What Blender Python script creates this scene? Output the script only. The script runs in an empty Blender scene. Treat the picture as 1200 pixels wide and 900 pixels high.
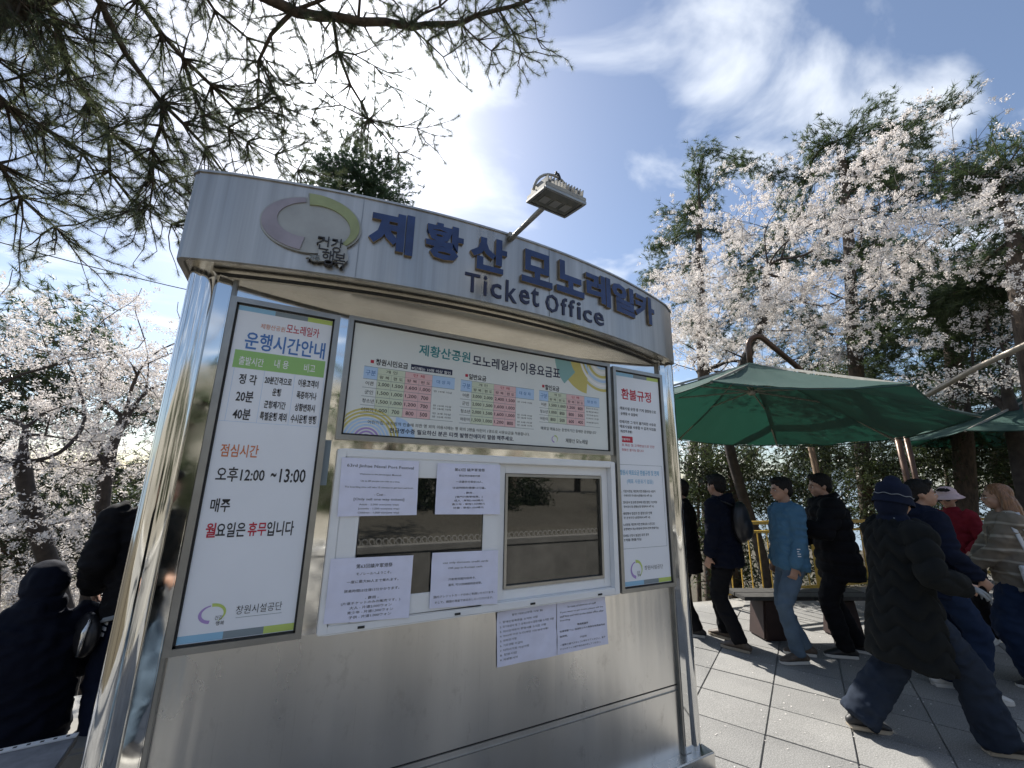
import bpy, bmesh, math, random
import numpy as np
from mathutils import Vector, Matrix, noise
random.seed(7); rng = np.random.default_rng(7)
SC = bpy.context.scene; COL = SC.collection
PI = math.pi; R = math.radians
EYE = 1.65                     # eye height; the camera stands at (0,0,EYE)
WALL = 2.05                    # the booth's front plane is y = WALL

# ------------------------------------------------------------ camera
PITCH, ROLL, YAW = R(13.478), R(1.043), R(27.584)
fwd = Vector((math.sin(YAW)*math.cos(PITCH), math.cos(YAW)*math.cos(PITCH), math.sin(PITCH)))
rt0 = Vector((math.cos(YAW), -math.sin(YAW), 0)); up0 = rt0.cross(fwd)
rt = rt0*math.cos(ROLL) + up0*math.sin(ROLL); upv = -rt0*math.sin(ROLL) + up0*math.cos(ROLL)
cam_d = bpy.data.cameras.new('camera'); cam = bpy.data.objects.new('camera', cam_d); COL.objects.link(cam)
cam_d.sensor_width = 36; cam_d.lens = 36*478.05/1200; cam_d.clip_start = .02; cam_d.clip_end = 6000
m3 = Matrix((rt, upv, -fwd)).transposed()
cam.matrix_world = Matrix.Translation((0, 0, EYE)) @ m3.to_4x4()
SC.camera = cam

def ray(px, py): return fwd + rt*((px-600)/478.05) + upv*((450-py)/478.05)
def on_wall(px, py, y=WALL):   # survey helper: the point of the plane y that the photograph shows at px, py
    r = ray(px, py); return Vector((r.x*y/r.y, y, EYE + r.z*y/r.y))
def at(px, py, d):             # the point d metres away along a sight line
    return Vector((0, 0, EYE)) + ray(px, py).normalized()*d
def on_level(px, py, z):
    r = ray(px, py); k = (z-EYE)/r.z; return Vector((r.x*k, r.y*k, z))

# ------------------------------------------------------------ light
SUN = Vector((-0.0264, 0.717, 0.6966)).normalized()
SC.render.engine = 'CYCLES'
SC.view_settings.view_transform = 'Standard'; SC.view_settings.look = 'None'; SC.view_settings.gamma = 1
SC.view_settings.exposure = 0.88
SC.cycles.max_bounces = 7; SC.cycles.transparent_max_bounces = 12; SC.cycles.caustics_reflective = False; SC.cycles.caustics_refractive = False
SC.cycles.sample_clamp_indirect = 4
sl = bpy.data.lights.new('sun', 'SUN'); sl.energy = 4.8; sl.angle = R(.55); sl.color = (1, .95, .87)
so = bpy.data.objects.new('sun', sl); COL.objects.link(so); so.location = SUN*30
so.rotation_euler = (-SUN).to_track_quat('-Z', 'Y').to_euler()
w = bpy.data.worlds.new('World'); SC.world = w; w.use_nodes = True; nt = w.node_tree
for n in list(nt.nodes): nt.nodes.remove(n)
def N(t, **k):
    n = nt.nodes.new(t)
    for a, b in k.items():
        if a == 'ins':
            for i, v in b.items(): n.inputs[i].default_value = v
        else: setattr(n, a, b)
    return n
L = lambda a, b: nt.links.new(a, b)
sky = N('ShaderNodeTexSky', sky_type='NISHITA', sun_disc=False, sun_elevation=math.asin(SUN.z), sun_rotation=math.atan2(SUN.x, SUN.y), altitude=100, air_density=1.0, dust_density=1.0, ozone_density=3.0)
tc = N('ShaderNodeTexCoord'); sep = N('ShaderNodeSeparateXYZ'); L(tc.outputs['Generated'], sep.inputs[0])
mz = N('ShaderNodeMath', operation='MAXIMUM', ins={1: .06}); L(sep.outputs[2], mz.inputs[0])
dx = N('ShaderNodeMath', operation='DIVIDE'); L(sep.outputs[0], dx.inputs[0]); L(mz.outputs[0], dx.inputs[1])
dy = N('ShaderNodeMath', operation='DIVIDE'); L(sep.outputs[1], dy.inputs[0]); L(mz.outputs[0], dy.inputs[1])
cb = N('ShaderNodeCombineXYZ'); L(dx.outputs[0], cb.inputs[0]); L(dy.outputs[0], cb.inputs[1])
mp = N('ShaderNodeMapping'); mp.inputs['Rotation'].default_value = (0, 0, R(25)); mp.inputs['Scale'].default_value = (1, 1.5, 1); mp.inputs['Location'].default_value = (3.1, .4, 0); L(cb.outputs[0], mp.inputs[0])
n1 = N('ShaderNodeTexNoise', ins={'Scale': 1.7, 'Detail': 6, 'Roughness': .52, 'Distortion': .35}); L(mp.outputs[0], n1.inputs['Vector'])
r1 = N('ShaderNodeMapRange', ins={1: .46, 2: .74, 3: 0, 4: 1}); r1.interpolation_type = 'SMOOTHSTEP'; L(n1.outputs[0], r1.inputs[0])
n2 = N('ShaderNodeTexNoise', ins={'Scale': .9, 'Detail': 3}); L(mp.outputs[0], n2.inputs['Vector'])
# thin cloud scatters the sunlight forward: brightest near the sun
sv = N('ShaderNodeCombineXYZ', ins={0: SUN.x, 1: SUN.y, 2: SUN.z})
dt = N('ShaderNodeVectorMath', operation='DOT_PRODUCT'); L(tc.outputs['Generated'], dt.inputs[0]); L(sv.outputs[0], dt.inputs[1])
mx = N('ShaderNodeMath', operation='MAXIMUM', ins={1: 0}); L(dt.outputs['Value'], mx.inputs[0])
p1 = N('ShaderNodeMath', operation='POWER', ins={1: 44}); L(mx.outputs[0], p1.inputs[0])
p2 = N('ShaderNodeMath', operation='POWER', ins={1: 60}); L(mx.outputs[0], p2.inputs[0])
s1 = N('ShaderNodeMath', operation='MULTIPLY_ADD', ins={1: 4, 2: 8.2}); L(p1.outputs[0], s1.inputs[0])
s2 = N('ShaderNodeMath', operation='MULTIPLY_ADD', ins={1: 14}); L(p2.outputs[0], s2.inputs[0]); L(s1.outputs[0], s2.inputs[2])
vc = N('ShaderNodeVectorMath', operation='SCALE'); vc.inputs[0].default_value = (.92, .97, 1.04); L(s2.outputs[0], vc.inputs['Scale'])
# cover: cloud noise, plus a veil thickening towards the sun
cv = N('ShaderNodeMath', operation='MULTIPLY_ADD', ins={1: .6}); L(p1.outputs[0], cv.inputs[0])
cs = N('ShaderNodeMath', operation='MULTIPLY', ins={1: .85}); L(r1.outputs[0], cs.inputs[0]); L(cs.outputs[0], cv.inputs[2])
cc = N('ShaderNodeMath', operation='MINIMUM', ins={1: .95}); L(cv.outputs[0], cc.inputs[0])
ca = N('ShaderNodeMath', operation='MAXIMUM', ins={1: .05}); L(cc.outputs[0], ca.inputs[0])
mixw = N('ShaderNodeMix', data_type='RGBA'); L(ca.outputs[0], mixw.inputs['Factor']); L(sky.outputs[0], mixw.inputs['A']); L(vc.outputs[0], mixw.inputs['B'])
bg = N('ShaderNodeBackground', ins={'Strength': .085}); L(mixw.outputs['Result'], bg.inputs[0])
wo = N('ShaderNodeOutputWorld'); L(bg.outputs[0], wo.inputs[0])

# ------------------------------------------------------------ materials
class Mat:
    def __init__(s, name, col=(.5, .5, .5), rough=.6, metal=0, **k):
        s.m = bpy.data.materials.new(name); s.m.use_nodes = True; s.t = s.m.node_tree
        s.b = s.t.nodes['Principled BSDF']; s.out = s.t.nodes['Material Output']
        s.b.inputs['Base Color'].default_value = (*col, 1); s.b.inputs['Roughness'].default_value = rough; s.b.inputs['Metallic'].default_value = metal
        s.col = col
        for a, b in k.items(): s.b.inputs[a].default_value = b
    def n(s, t, ins=None, **k):
        n = s.t.nodes.new(t)
        for a, b in k.items(): setattr(n, a, b)
        for a, b in (ins or {}).items(): n.inputs[a].default_value = b
        return n
    def l(s, a, b): s.t.links.new(a, b)
    def coord(s, scale=(1, 1, 1), kind='Object', rot=(0, 0, 0)):
        c = s.n('ShaderNodeTexCoord'); m = s.n('ShaderNodeMapping', {'Scale': scale, 'Rotation': rot})
        if kind == 'World':
            g = s.n('ShaderNodeNewGeometry'); s.l(g.outputs['Position'], m.inputs[0])
        else: s.l(c.outputs[kind], m.inputs[0])
        return m.outputs[0]
    def noise(s, scale=5, detail=4, co=None, rough=.55, dist=0):
        n = s.n('ShaderNodeTexNoise', {'Scale': scale, 'Detail': detail, 'Roughness': rough, 'Distortion': dist})
        s.l(co if co is not None else s.coord(), n.inputs['Vector']); return n.outputs[0]
    def ramp(s, fac, stops):
        r = s.n('ShaderNodeValToRGB'); e = r.color_ramp.elements
        while len(e) < len(stops): e.new(.5)
        for x, (p, c) in zip(e, stops): x.position = p; x.color = (*c, 1)
        s.l(fac, r.inputs[0]); return r.outputs[0]
    def mix(s, fac, a, b, bt='MIX'):
        m = s.n('ShaderNodeMix', data_type='RGBA', blend_type=bt)
        for v, i in ((fac, 'Factor'), (a, 'A'), (b, 'B')):
            if hasattr(v, 'links'): s.l(v, m.inputs[i])
            else: m.inputs[i].default_value = v if i == 'Factor' else (*v, 1)
        return m.outputs['Result']
    def base(s, c): s.l(c, s.b.inputs['Base Color']); return s
    def var(s, amt=.2, scale=4, co=None):      # gentle mottling of the base colour
        n = s.noise(scale, 5, co); c = s.col
        s.base(s.ramp(n, [(.3, tuple(x*(1-amt) for x in c)), (.7, tuple(min(1, x*(1+amt)) for x in c))])); return s
    def bump(s, h, strength=.3, dist=.01):
        b = s.n('ShaderNodeBump', {'Strength': strength, 'Distance': dist}); s.l(h, b.inputs['Height']); s.l(b.outputs[0], s.b.inputs['Normal']); return s
    def rough(s, fac, lo, hi):
        r = s.n('ShaderNodeMapRange', {1: .3, 2: .7, 3: lo, 4: hi}); s.l(fac, r.inputs[0]); s.l(r.outputs[0], s.b.inputs['Roughness']); return s
M = {}
def mat(name, col, rough=.6, metal=0, var=0, vs=6, bump=0, bs=60, **k):
    x = Mat(name, col, rough, metal, **k)
    if var: x.var(var, vs)
    if bump: x.bump(x.noise(bs, 3), bump, .004)
    M[name] = x.m; return x

# stainless steels
x = mat('fascia_steel', (.62, .60, .56), .34, .92)
st = x.noise(1, 5, x.coord((26, 26, .55)), .6); st2 = x.noise(1, 4, x.coord((5, 5, .5)), .5)
x.base(x.mix(.5, x.ramp(st, [(.25, (.20, .195, .185)), (.75, (.50, .49, .475))]), x.ramp(st2, [(.3, (.33, .315, .29)), (.7, (.56, .55, .53))])))
x.rough(st2, .26, .44); x.bump(x.noise(1, 2, x.coord((3.2, 3.2, .25))), .25, .03)
x = mat('panel_steel', (.56, .54, .5), .3, 1)
a = x.noise(1, 3, x.coord((4.5, 4.5, .3))); f = x.noise(1, 4, x.coord((3, 3, 260)), .7)
sm = x.ramp(x.noise(11, 6, x.coord((1, 1, .7)), .7), [(.58, (0, 0, 0)), (.72, (1, 1, 1))]); sc_ = x.ramp(x.noise(1, 3, x.coord((190, 190, 3)), .6), [(.66, (0, 0, 0)), (.74, (1, 1, 1))])
x.base(x.mix(x.mix(.5, sm, sc_), x.ramp(x.noise(1, 3, x.coord((2.6, 2.6, .3))), [(.3, (.62, .605, .575)), (.7, (.80, .785, .755))]), (.50, .48, .45)))
x.rough(x.noise(3, 5, x.coord((1, 1, .6))), .25, .36); x.bump(x.mix(.5, a, x.noise(1, 2, x.coord((1.5, 1.5, .25)))), .26, .06); x.b.inputs['Anisotropic'].default_value = .55; x.b.inputs['Anisotropic Rotation'].default_value = .25
x = mat('mirror_steel', (.70, .70, .69), .06, 1); x.bump(x.noise(1, 2, x.coord((2.5, 2.5, 1.1))), .18, .02); x.rough(x.noise(9, 4), .03, .1)
x = mat('soffit_steel', (.58, .56, .52), .25, 1, var=.12, vs=3)
x = mat('edge_steel', (.30, .30, .29), .42, 1, var=.2, vs=8)
mat('dark_joint', (.03, .03, .03), .7)
mat('aluminium_frame', (.33, .33, .32), .38, .9, var=.12, vs=9)
mat('white_pvc', (.84, .85, .86), .35, 0, var=.04, vs=5)
mat('poster_sheet', (.80, .83, .89), .28, 0, var=.035, vs=2.2)
mat('board_sheet', (.74, .77, .75), .26, 0, var=.04, vs=2.2)
mat('paper', (.77, .78, .94), .55, 0, var=.05, vs=12, bump=.25, bs=14)
mat('ink_black', (.02, .02, .025), .5); mat('ink_navy', (.015, .02, .06), .5); mat('ink_blue', (.07, .19, .48), .5); mat('ink_teal', (.03, .24, .27), .5)
mat('ink_red', (.5, .02, .05), .5); mat('ink_orange', (.62, .2, .08), .5); mat('ink_white', (.85, .85, .85), .5); mat('ink_green', (.30, .53, .18), .5)
mat('ink_lime', (.50, .62, .16), .5); mat('ink_skyblue', (.28, .52, .72), .5); mat('ink_grey', (.22, .27, .30), .5); mat('ink_purple', (.40, .28, .60), .5); mat('ink_pale_blue', (.45, .62, .85), .5)
mat('ink_pale_pink', (.75, .50, .50), .5); mat('ink_pale_green', (.62, .68, .52), .5); mat('ink_ochre', (.60, .52, .16), .5); mat('ink_brown', (.40, .2, .1), .5); mat('ink_pale_teal', (.25, .45, .45), .5)
x = mat('letter_navy', (.02, .045, .14), .55, 0, var=.3, vs=7); mat('letter_side', (.30, .24, .16), .5, .4, var=.3, vs=20)
x = mat('emblem_grey', (.33, .34, .335), .45, .2, var=.12, vs=8); mat('emblem_green', (.27, .31, .16), .5, 0, var=.18, vs=9); mat('emblem_mauve', (.28, .26, .31), .5, 0, var=.15, vs=9)
mat('lamp_grey', (.33, .32, .29), .5, .5, var=.15, vs=20); mat('lamp_glass', (.12, .125, .11), .12, 0); mat('cable_black', (.015, .015, .015), .5)
x = mat('granite', (.34, .34, .33), .72)
rnd = x.n('ShaderNodeObjectInfo').outputs['Random']
sp = x.noise(130, 2, x.coord(kind='World')); lg = x.noise(1.7, 5, x.coord(kind='World'))
x.base(x.mix(.42, x.mix(.45, x.ramp(sp, [(.36, (.07, .07, .068)), (.5, (.24, .238, .23)), (.62, (.50, .49, .47))]), x.ramp(lg, [(.32, (.10, .10, .098)), (.66, (.34, .335, .32))])), x.ramp(rnd, [(0, (.15, .15, .148)), (1, (.27, .266, .255))])))
x.bump(sp, .25, .003)
mat('concrete', (.27, .265, .25), .85, 0, var=.28, vs=3, bump=.4, bs=30)
x = mat('soil', (.10, .08, .05), .95); lf = x.noise(38, 5, x.coord(kind='World')); x.base(x.ramp(lf, [(.3, (.02, .018, .012)), (.5, (.06, .05, .03)), (.72, (.14, .11, .065))])); x.bump(lf, .8, .03)
x = mat('dry_grass', (.36, .29, .16), .95); lf = x.noise(24, 6, x.coord(kind='World')); lg = x.noise(.6, 4, x.coord(kind='World')); x.base(x.mix(.4, x.ramp(lf, [(.3, (.13, .115, .085)), (.7, (.36, .33, .27))]), x.ramp(lg, [(.3, (.12, .11, .08)), (.7, (.34, .32, .27))]))); x.bump(lf, .9, .05)
mat('far_land', (.16, .21, .25), 1, 0, var=.2, vs=.02)  # blue of the distant air is put into this land colour
mat('ochre_rail', (.62, .40, .07), .45, 0, var=.15, vs=20)
mat('bench_dark', (.06, .058, .055), .6, 0, var=.3, vs=20); mat('bench_red', (.035, .018, .015), .7, 0, var=.25, vs=9); mat('grey_board', (.21, .22, .24), .7, 0, var=.25, vs=14, bump=.3, bs=40)
mat('copper_pipe', (.09, .05, .032), .38, .3, var=.25, vs=10); mat('pale_pipe', (.32, .28, .23), .4, .3, var=.15, vs=10); mat('post_brown', (.19, .125, .075), .8, 0, var=.3, vs=9)
# leaves, bark and petals
def translucent(name, col, tcol, mixf=.4, rough=.5, var=.3, vs=.9):
    x = Mat(name, col, rough)
    rn = x.noise(vs, 3, x.coord(kind='World')); 
    cc = x.ramp(rn, [(.3, tuple(v*(1-var) for v in col)), (.7, tuple(v*(1+var) for v in col))]); x.base(cc)
    tr = x.n('ShaderNodeBsdfTranslucent'); tr.inputs[0].default_value = (*tcol, 1)
    ms = x.n('ShaderNodeMixShader', {0: mixf}); x.l(x.b.outputs[0], ms.inputs[1]); x.l(tr.outputs[0], ms.inputs[2]); x.l(ms.outputs[0], x.out.inputs[0])
    M[name] = x.m; return x
translucent('pine_needles', (.052, .066, .038), (.14, .17, .085), .42)
translucent('pine_needles_far', (.05, .075, .035), (.11, .16, .05), .3)
translucent('conifer_leaves', (.04, .07, .04), (.08, .14, .06), .3)
translucent('evergreen_leaves', (.032, .044, .018), (.09, .12, .045), .25, .35)
translucent('cherry_petals', (.84, .80, .77), (.84, .79, .76), .34, .6, .05)
translucent('parasol_green', (.04, .09, .078), (.012, .075, .05), .22, .75, .06, 3)
x = mat('bark', (.085, .062, .045), .9); bk = x.noise(1, 6, x.coord((22, 22, 5)), .7); x.base(x.ramp(bk, [(.3, (.03, .024, .02)), (.7, (.13, .095, .07))])); x.bump(bk, .8, .03)
mat('cherry_bark', (.05, .04, .035), .85, 0, var=.4, vs=12, bump=.5, bs=25)
mat('bare_bark', (.17, .14, .11), .85, 0, var=.3, vs=12)
x = Mat('dark_glass', (.012, .014, .014), .02, 0); x.b.inputs['IOR'].default_value = 1.75; x.b.inputs['Specular IOR Level'].default_value = .75
tr = x.n('ShaderNodeBsdfTransparent'); tr.inputs[0].default_value = (.55, .6, .58, 1); ms = x.n('ShaderNodeMixShader', {0: .35}); x.l(x.b.outputs[0], ms.inputs[1]); x.l(tr.outputs[0], ms.inputs[2]); x.l(ms.outputs[0], x.out.inputs[0]); M['dark_glass'] = x.m
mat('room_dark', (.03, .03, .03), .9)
# people
def cloth(name, col, rough=.85, var=.15, vs=9, bump=.25, bs=300): return mat(name, col, rough, 0, var=var, vs=vs, bump=bump, bs=bs, **{'Specular IOR Level': .15})
mat('skin', (.42, .245, .17), .5, 0, var=.08, vs=25); mat('skin_tan', (.36, .2, .135), .5, 0, var=.08, vs=25)
for nm, c in dict(cloth_black=(.007, .007, .009), cloth_navy=(.008, .012, .028), cloth_charcoal=(.009, .0105, .011), cloth_blue=(.075, .17, .27), jeans_blue=(.10, .145, .20), jeans_dark=(.020, .028, .045), jeans_navy=(.014, .026, .06),
                  cloth_beige=(.31, .265, .20), cloth_red=(.18, .015, .025), cloth_khaki=(.17, .145, .11), cloth_grey=(.22, .24, .26), cloth_pink=(.62, .48, .50), canvas_white=(.62, .63, .66), cloth_darknavy=(.005, .007, .016)).items(): cloth(nm, c)
mat('hair_black', (.010, .009, .009), .7, 0, var=.3, vs=60, bump=.5, bs=140, **{'Specular IOR Level': .25}); 
x = mat('hair_auburn', (.20, .085, .035), .4); hz = x.noise(1, 4, x.coord((160, 160, 6))); x.base(x.ramp(hz, [(.3, (.09, .04, .018)), (.7, (.30, .15, .07))])); x.bump(hz, .5, .006)
mat('shoe_black', (.02, .02, .022), .5); mat('shoe_brown', (.09, .07, .055), .6, 0, var=.25, vs=40); mat('sole_white', (.62, .61, .58), .6); mat('sole_tan', (.38, .33, .26), .6); mat('eye_dark', (.02, .015, .012), .15); mat('eye_white', (.6, .58, .55), .3); mat('lip', (.35, .13, .11), .5)
mat('strap_yellow', (.45, .28, .04), .6); mat('bag_black', (.015, .015, .018), .4); mat('metal_shiny', (.6, .6, .6), .25, 1); mat('plastic_red', (.5, .03, .03), .4)

x = mat('striped_knit', (.19, .16, .125), .9); z_ = x.noise(1, 1, x.coord((0, 0, 9))); wv = x.n('ShaderNodeTexWave', {'Scale': 2.9, 'Distortion': 2.2, 'Detail': 1}, bands_direction='Z'); x.l(x.coord(), wv.inputs[0]); x.base(x.ramp(wv.outputs[0], [(.86, (.19, .16, .125)), (.97, (.36, .33, .28))])); x.bump(x.noise(300, 2), .3, .004)

# ------------------------------------------------------------ mesh helpers
def tag(o, label=None, cat=None, group=None, kind=None):
    for k, v in (('label', label), ('category', cat), ('group', group), ('kind', kind)):
        if v: o[k] = v
    return o
def empty(name, loc=(0, 0, 0), rz=0, label=None, cat=None, group=None, kind=None, parent=None):
    o = bpy.data.objects.new(name, None); COL.objects.link(o); o.location = loc; o.rotation_euler = (0, 0, rz); o.parent = parent
    o.empty_display_size = .1
    return tag(o, label, cat, group, kind)
class MB:
    def __init__(s): s.v = []; s.f = []; s.n = 0
    def add(s, V, F):
        V = [tuple(p) for p in V]; s.v += V; k = s.n; s.f += [tuple(i+k for i in f) for f in F]; s.n += len(V); return s
    def box(s, c, d, rz=0, M4=None):
        x, y, z = d[0]/2, d[1]/2, d[2]/2
        P = [Vector(p) for p in ((-x,-y,-z),(x,-y,-z),(x,y,-z),(-x,y,-z),(-x,-y,z),(x,-y,z),(x,y,z),(-x,y,z))]
        if M4 is not None: P = [M4 @ p for p in P]
        elif rz: P = [Matrix.Rotation(rz, 3, 'Z') @ p for p in P]
        c = Vector(c)
        return s.add([p+c for p in P], [(0,3,2,1),(4,5,6,7),(0,1,5,4),(1,2,6,5),(2,3,7,6),(3,0,4,7)])
    def bar(s, a, b, w, h=None, up=(0, 0, 1)):
        a = Vector(a); b = Vector(b); d = b-a; L_ = d.length; d.normalize(); u = Vector(up)
        if abs(d.dot(u)) > .98: u = Vector((1, 0, 0))
        sx = d.cross(u).normalized(); uz = sx.cross(d)
        return s.box((a+b)/2, (w, L_, h or w), M4=Matrix((sx, d, uz)).transposed())
    def tube(s, pts, rad, sides=8, side=None, cap=True, round_ends=False):
        pts = [Vector(p) for p in pts]; n = len(pts)
        if not hasattr(rad, '__len__'): rad = [rad]*n
        rad = [r if isinstance(r, (tuple, list)) else (r, r) for r in rad]
        if round_ends:     # add shrinking rings so that the ends are rounded
            d0 = (pts[0]-pts[1]).normalized(); d1 = (pts[-1]-pts[-2]).normalized()
            m0 = min(rad[0]); m1 = min(rad[-1])
            pa = [pts[0]+d0*m0*k for k in (.95, .75, .4)]; ra = [(rad[0][0]*k, rad[0][1]*k) for k in (.3, .66, .92)]
            pb = [pts[-1]+d1*m1*k for k in (.4, .75, .95)]; rb = [(rad[-1][0]*k, rad[-1][1]*k) for k in (.92, .66, .3)]
            pts = pa+pts+pb; rad = ra+rad+rb; n = len(pts)
        tang = [((pts[min(i+1, n-1)]-pts[max(i-1, 0)])).normalized() for i in range(n)]
        if side is None:
            side = Vector((1, 0, 0)) if abs(tang[0].x) < .8 else Vector((0, 1, 0))
        u = Vector(side); V = []
        for i in range(n):
            t = tang[i]; u = (u - t*u.dot(t))
            if u.length < 1e-4: u = t.orthogonal()
            u.normalize(); v = t.cross(u); a, b = rad[i]
            for k in range(sides):
                an = 2*PI*k/sides; V.append(pts[i] + u*(a*math.cos(an)) + v*(b*math.sin(an)))
        F = [(i*sides+k, i*sides+(k+1) % sides, (i+1)*sides+(k+1) % sides, (i+1)*sides+k) for i in range(n-1) for k in range(sides)]
        if cap: F += [tuple(range(sides))[::-1], tuple((n-1)*sides+k for k in range(sides))]
        return s.add(V, F)
    def ell(s, c, r, seg=14, rings=9, rot=None):
        c = Vector(c); V = []; 
        for i in range(rings+1):
            th = PI*i/rings
            for k in range(seg):
                ph = 2*PI*k/seg; p = Vector((r[0]*math.sin(th)*math.cos(ph), r[1]*math.sin(th)*math.sin(ph), r[2]*math.cos(th)))
                V.append(c + (rot @ p if rot is not None else p))
        F = [(i*seg+k, (i+1)*seg+k, (i+1)*seg+(k+1) % seg, i*seg+(k+1) % seg) for i in range(rings) for k in range(seg)]
        return s.add(V, F)
    def prism(s, poly, z0, z1):
        n = len(poly); V = [(*p, z0) for p in poly]+[(*p, z1) for p in poly]
        return s.add(V, [tuple(range(n))[::-1], tuple(range(n, 2*n))]+[(i, (i+1) % n, n+(i+1) % n, n+i) for i in range(n)])
    def build(s, name, m, parent=None, smooth=False, bevel=0, label=None, cat=None, group=None, kind=None):
        me = bpy.data.meshes.new(name); me.from_pydata(s.v, [], s.f); me.update()
        o = bpy.data.objects.new(name, me); COL.objects.link(o); o.parent = parent
        if m: me.materials.append(M[m] if isinstance(m, str) else m)
        if bevel:
            bm = bmesh.new(); bm.from_mesh(me); bmesh.ops.remove_doubles(bm, verts=bm.verts, dist=1e-5)
            es = [e for e in bm.edges if len(e.link_faces) == 2 and e.calc_face_angle(0) > .6]
            bmesh.ops.bevel(bm, geom=es, offset=bevel, segments=2, affect='EDGES', clamp_overlap=True); bm.to_mesh(me); bm.free()
        if smooth: 
            me.polygons.foreach_set('use_smooth', [True]*len(me.polygons))
            if smooth != True: me.set_sharp_from_angle(angle=smooth)
        return tag(o, label, cat, group, kind)
def npmesh(name, V, F, m, parent=None, smooth=False, **k):
    V = np.asarray(V, dtype=np.float32); F = np.asarray(F, dtype=np.int32); n, c = F.shape
    me = bpy.data.meshes.new(name); me.vertices.add(len(V)); me.vertices.foreach_set('co', V.ravel())
    me.loops.add(n*c); me.loops.foreach_set('vertex_index', F.ravel()); me.polygons.add(n); me.polygons.foreach_set('loop_start', np.arange(n, dtype=np.int32)*c)
    if smooth: me.polygons.foreach_set('use_smooth', np.ones(n, dtype=bool))
    me.update(calc_edges=True); me.materials.append(M[m])
    o = bpy.data.objects.new(name, me); COL.objects.link(o); o.parent = parent
    return tag(o, **k)
def copy_obj(o, parent=None, **k):
    c = o.copy(); COL.objects.link(c); c.parent = parent
    for a, b in k.items(): setattr(c, a, b)
    return c
# lettering: outline text turned into thin raised meshes on a wall-parallel plane (or any placing function)
TXT = bpy.data.curves.new('lettering', 'FONT'); TXO = bpy.data.objects.new('lettering', TXT)
TXS = bpy.data.scenes.new('lettering_room'); TXS.collection.objects.link(TXO)
TXT.align_x = 'LEFT'; TXT.resolution_u = 2
def glyphs(s, bold=0., extrude=0.):
    TXT.body = s; TXT.offset = bold; TXT.extrude = extrude
    with bpy.context.temp_override(scene=TXS, view_layer=TXS.view_layers[0]): dg = bpy.context.evaluated_depsgraph_get()
    me = bpy.data.meshes.new_from_object(TXO.evaluated_get(dg))
    V = np.empty(len(me.vertices)*3, dtype=np.float32); me.vertices.foreach_get('co', V); V = V.reshape(-1, 3)
    F = [tuple(p.vertices) for p in me.polygons]; bpy.data.meshes.remove(me); return V, F
def put_text(mb, s, c, width, height=None, y=WALL, bold=.0, shear=0., slope=0.):
    """text s centred on wall point c=(x, z); width in metres, height optional"""
    V, F = glyphs(s, bold)
    if not len(V): return
    lo = V.min(0); hi = V.max(0); sx = width/(hi[0]-lo[0]); sz = sx if height is None else height/(hi[1]-lo[1])
    X = (V[:, 0]-(lo[0]+hi[0])/2)*sx; Z = (V[:, 1]-(lo[1]+hi[1])/2)*sz
    mb.add(np.stack([c[0]+X+Z*shear, np.full(len(X), y), c[1]+Z+X*slope], 1).tolist(), F)
# ------------------------------------------------------------ ground and setting
def terrain():
    # plateau at z=-0.03 that falls away beyond the paved terrace; a bank rises behind the retaining wall
    xs = np.concatenate([-np.geomspace(3000, 22, 26), np.linspace(-20, 30, 84), np.geomspace(32, 3000, 26)])
    ys = np.concatenate([-np.geomspace(3000, 26, 22), np.linspace(-24, 30, 90), np.geomspace(32, 3000, 28)])
    X, Y = np.meshgrid(xs, ys); Z = np.full_like(X, -.03)
    d = np.maximum(np.maximum(Y-4.75+np.clip(X-4, 0, 9)*.16, 0), np.maximum(np.maximum(X-13, -3.2-X), 0)*(Y > -1.5))
    Z -= np.minimum(d*.42, 26)
    b = np.clip(-1.75-Y, 0, None); Z = np.where(Y < -1.75, -.03+.82+np.minimum(b*.11, .55)+np.clip(b-9, 0, 30)*.34, Z)
    rr = np.hypot(X, Y); am = np.clip((rr-300)/900, 0, 1)
    Z += am*(26+38*(np.sin(np.arctan2(X, Y)*7.3)+.6*np.sin(np.arctan2(X, Y)*17+1))*np.clip((rr-500)/600, 0, 1))
    Z += np.where(d > .5, .18*np.sin(X*1.7+Y)*np.cos(Y*1.3), 0)
    nx, ny = len(xs), len(ys); i = np.arange(ny-1)[:, None]*nx+np.arange(nx-1)[None]; i = i.ravel()
    F = np.stack([i, i+1, i+1+nx, i+nx], 1); V = np.stack([X, Y, Z], -1).reshape(-1, 3)
    o = npmesh('ground', V, F, 'soil', smooth=True, kind='structure')
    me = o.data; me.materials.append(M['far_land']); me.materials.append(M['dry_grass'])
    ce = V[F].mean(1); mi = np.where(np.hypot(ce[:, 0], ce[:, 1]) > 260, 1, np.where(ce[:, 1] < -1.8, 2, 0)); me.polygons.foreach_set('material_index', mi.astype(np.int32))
terrain()
# paved terrace: base sheet (joint mortar) and granite slabs
pv = empty('pavement', kind='structure')
b = MB(); b.add([(-3.2, -1.75, -.012), (13, -1.75, -.012), (13, 3.3, -.012), (4, 4.75, -.012), (-3.2, 4.75, -.012)], [(0, 1, 2, 3, 4)]); b.build('mortar_bed', 'concrete', pv)
GA = R(27.4); ga = Vector((math.cos(GA), math.sin(GA), 0)); gb = Vector((math.sin(GA), -math.cos(GA), 0)); g0 = Vector((2.74, 1.89, 0))
slabs = []
for i in range(-40, 40):
    for j in range(-40, 40):
        c = g0+ga*(.455*(i+.35))+gb*(.492*(j+.5))
        lim = 4.7-max(c.x-4, 0)*.16
        if -3.1 < c.x < 12.8 and -1.65 < c.y < lim-.2 and not (-.2 < c.x < 2.2 and c.y > 2.3): slabs.append((c.length - (1.5 if c.x > 2 else 0)-(.8 if abs(c.y-1) < 1 else 0), c))
slabs.sort(key=lambda t: t[0])
protos = []
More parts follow.
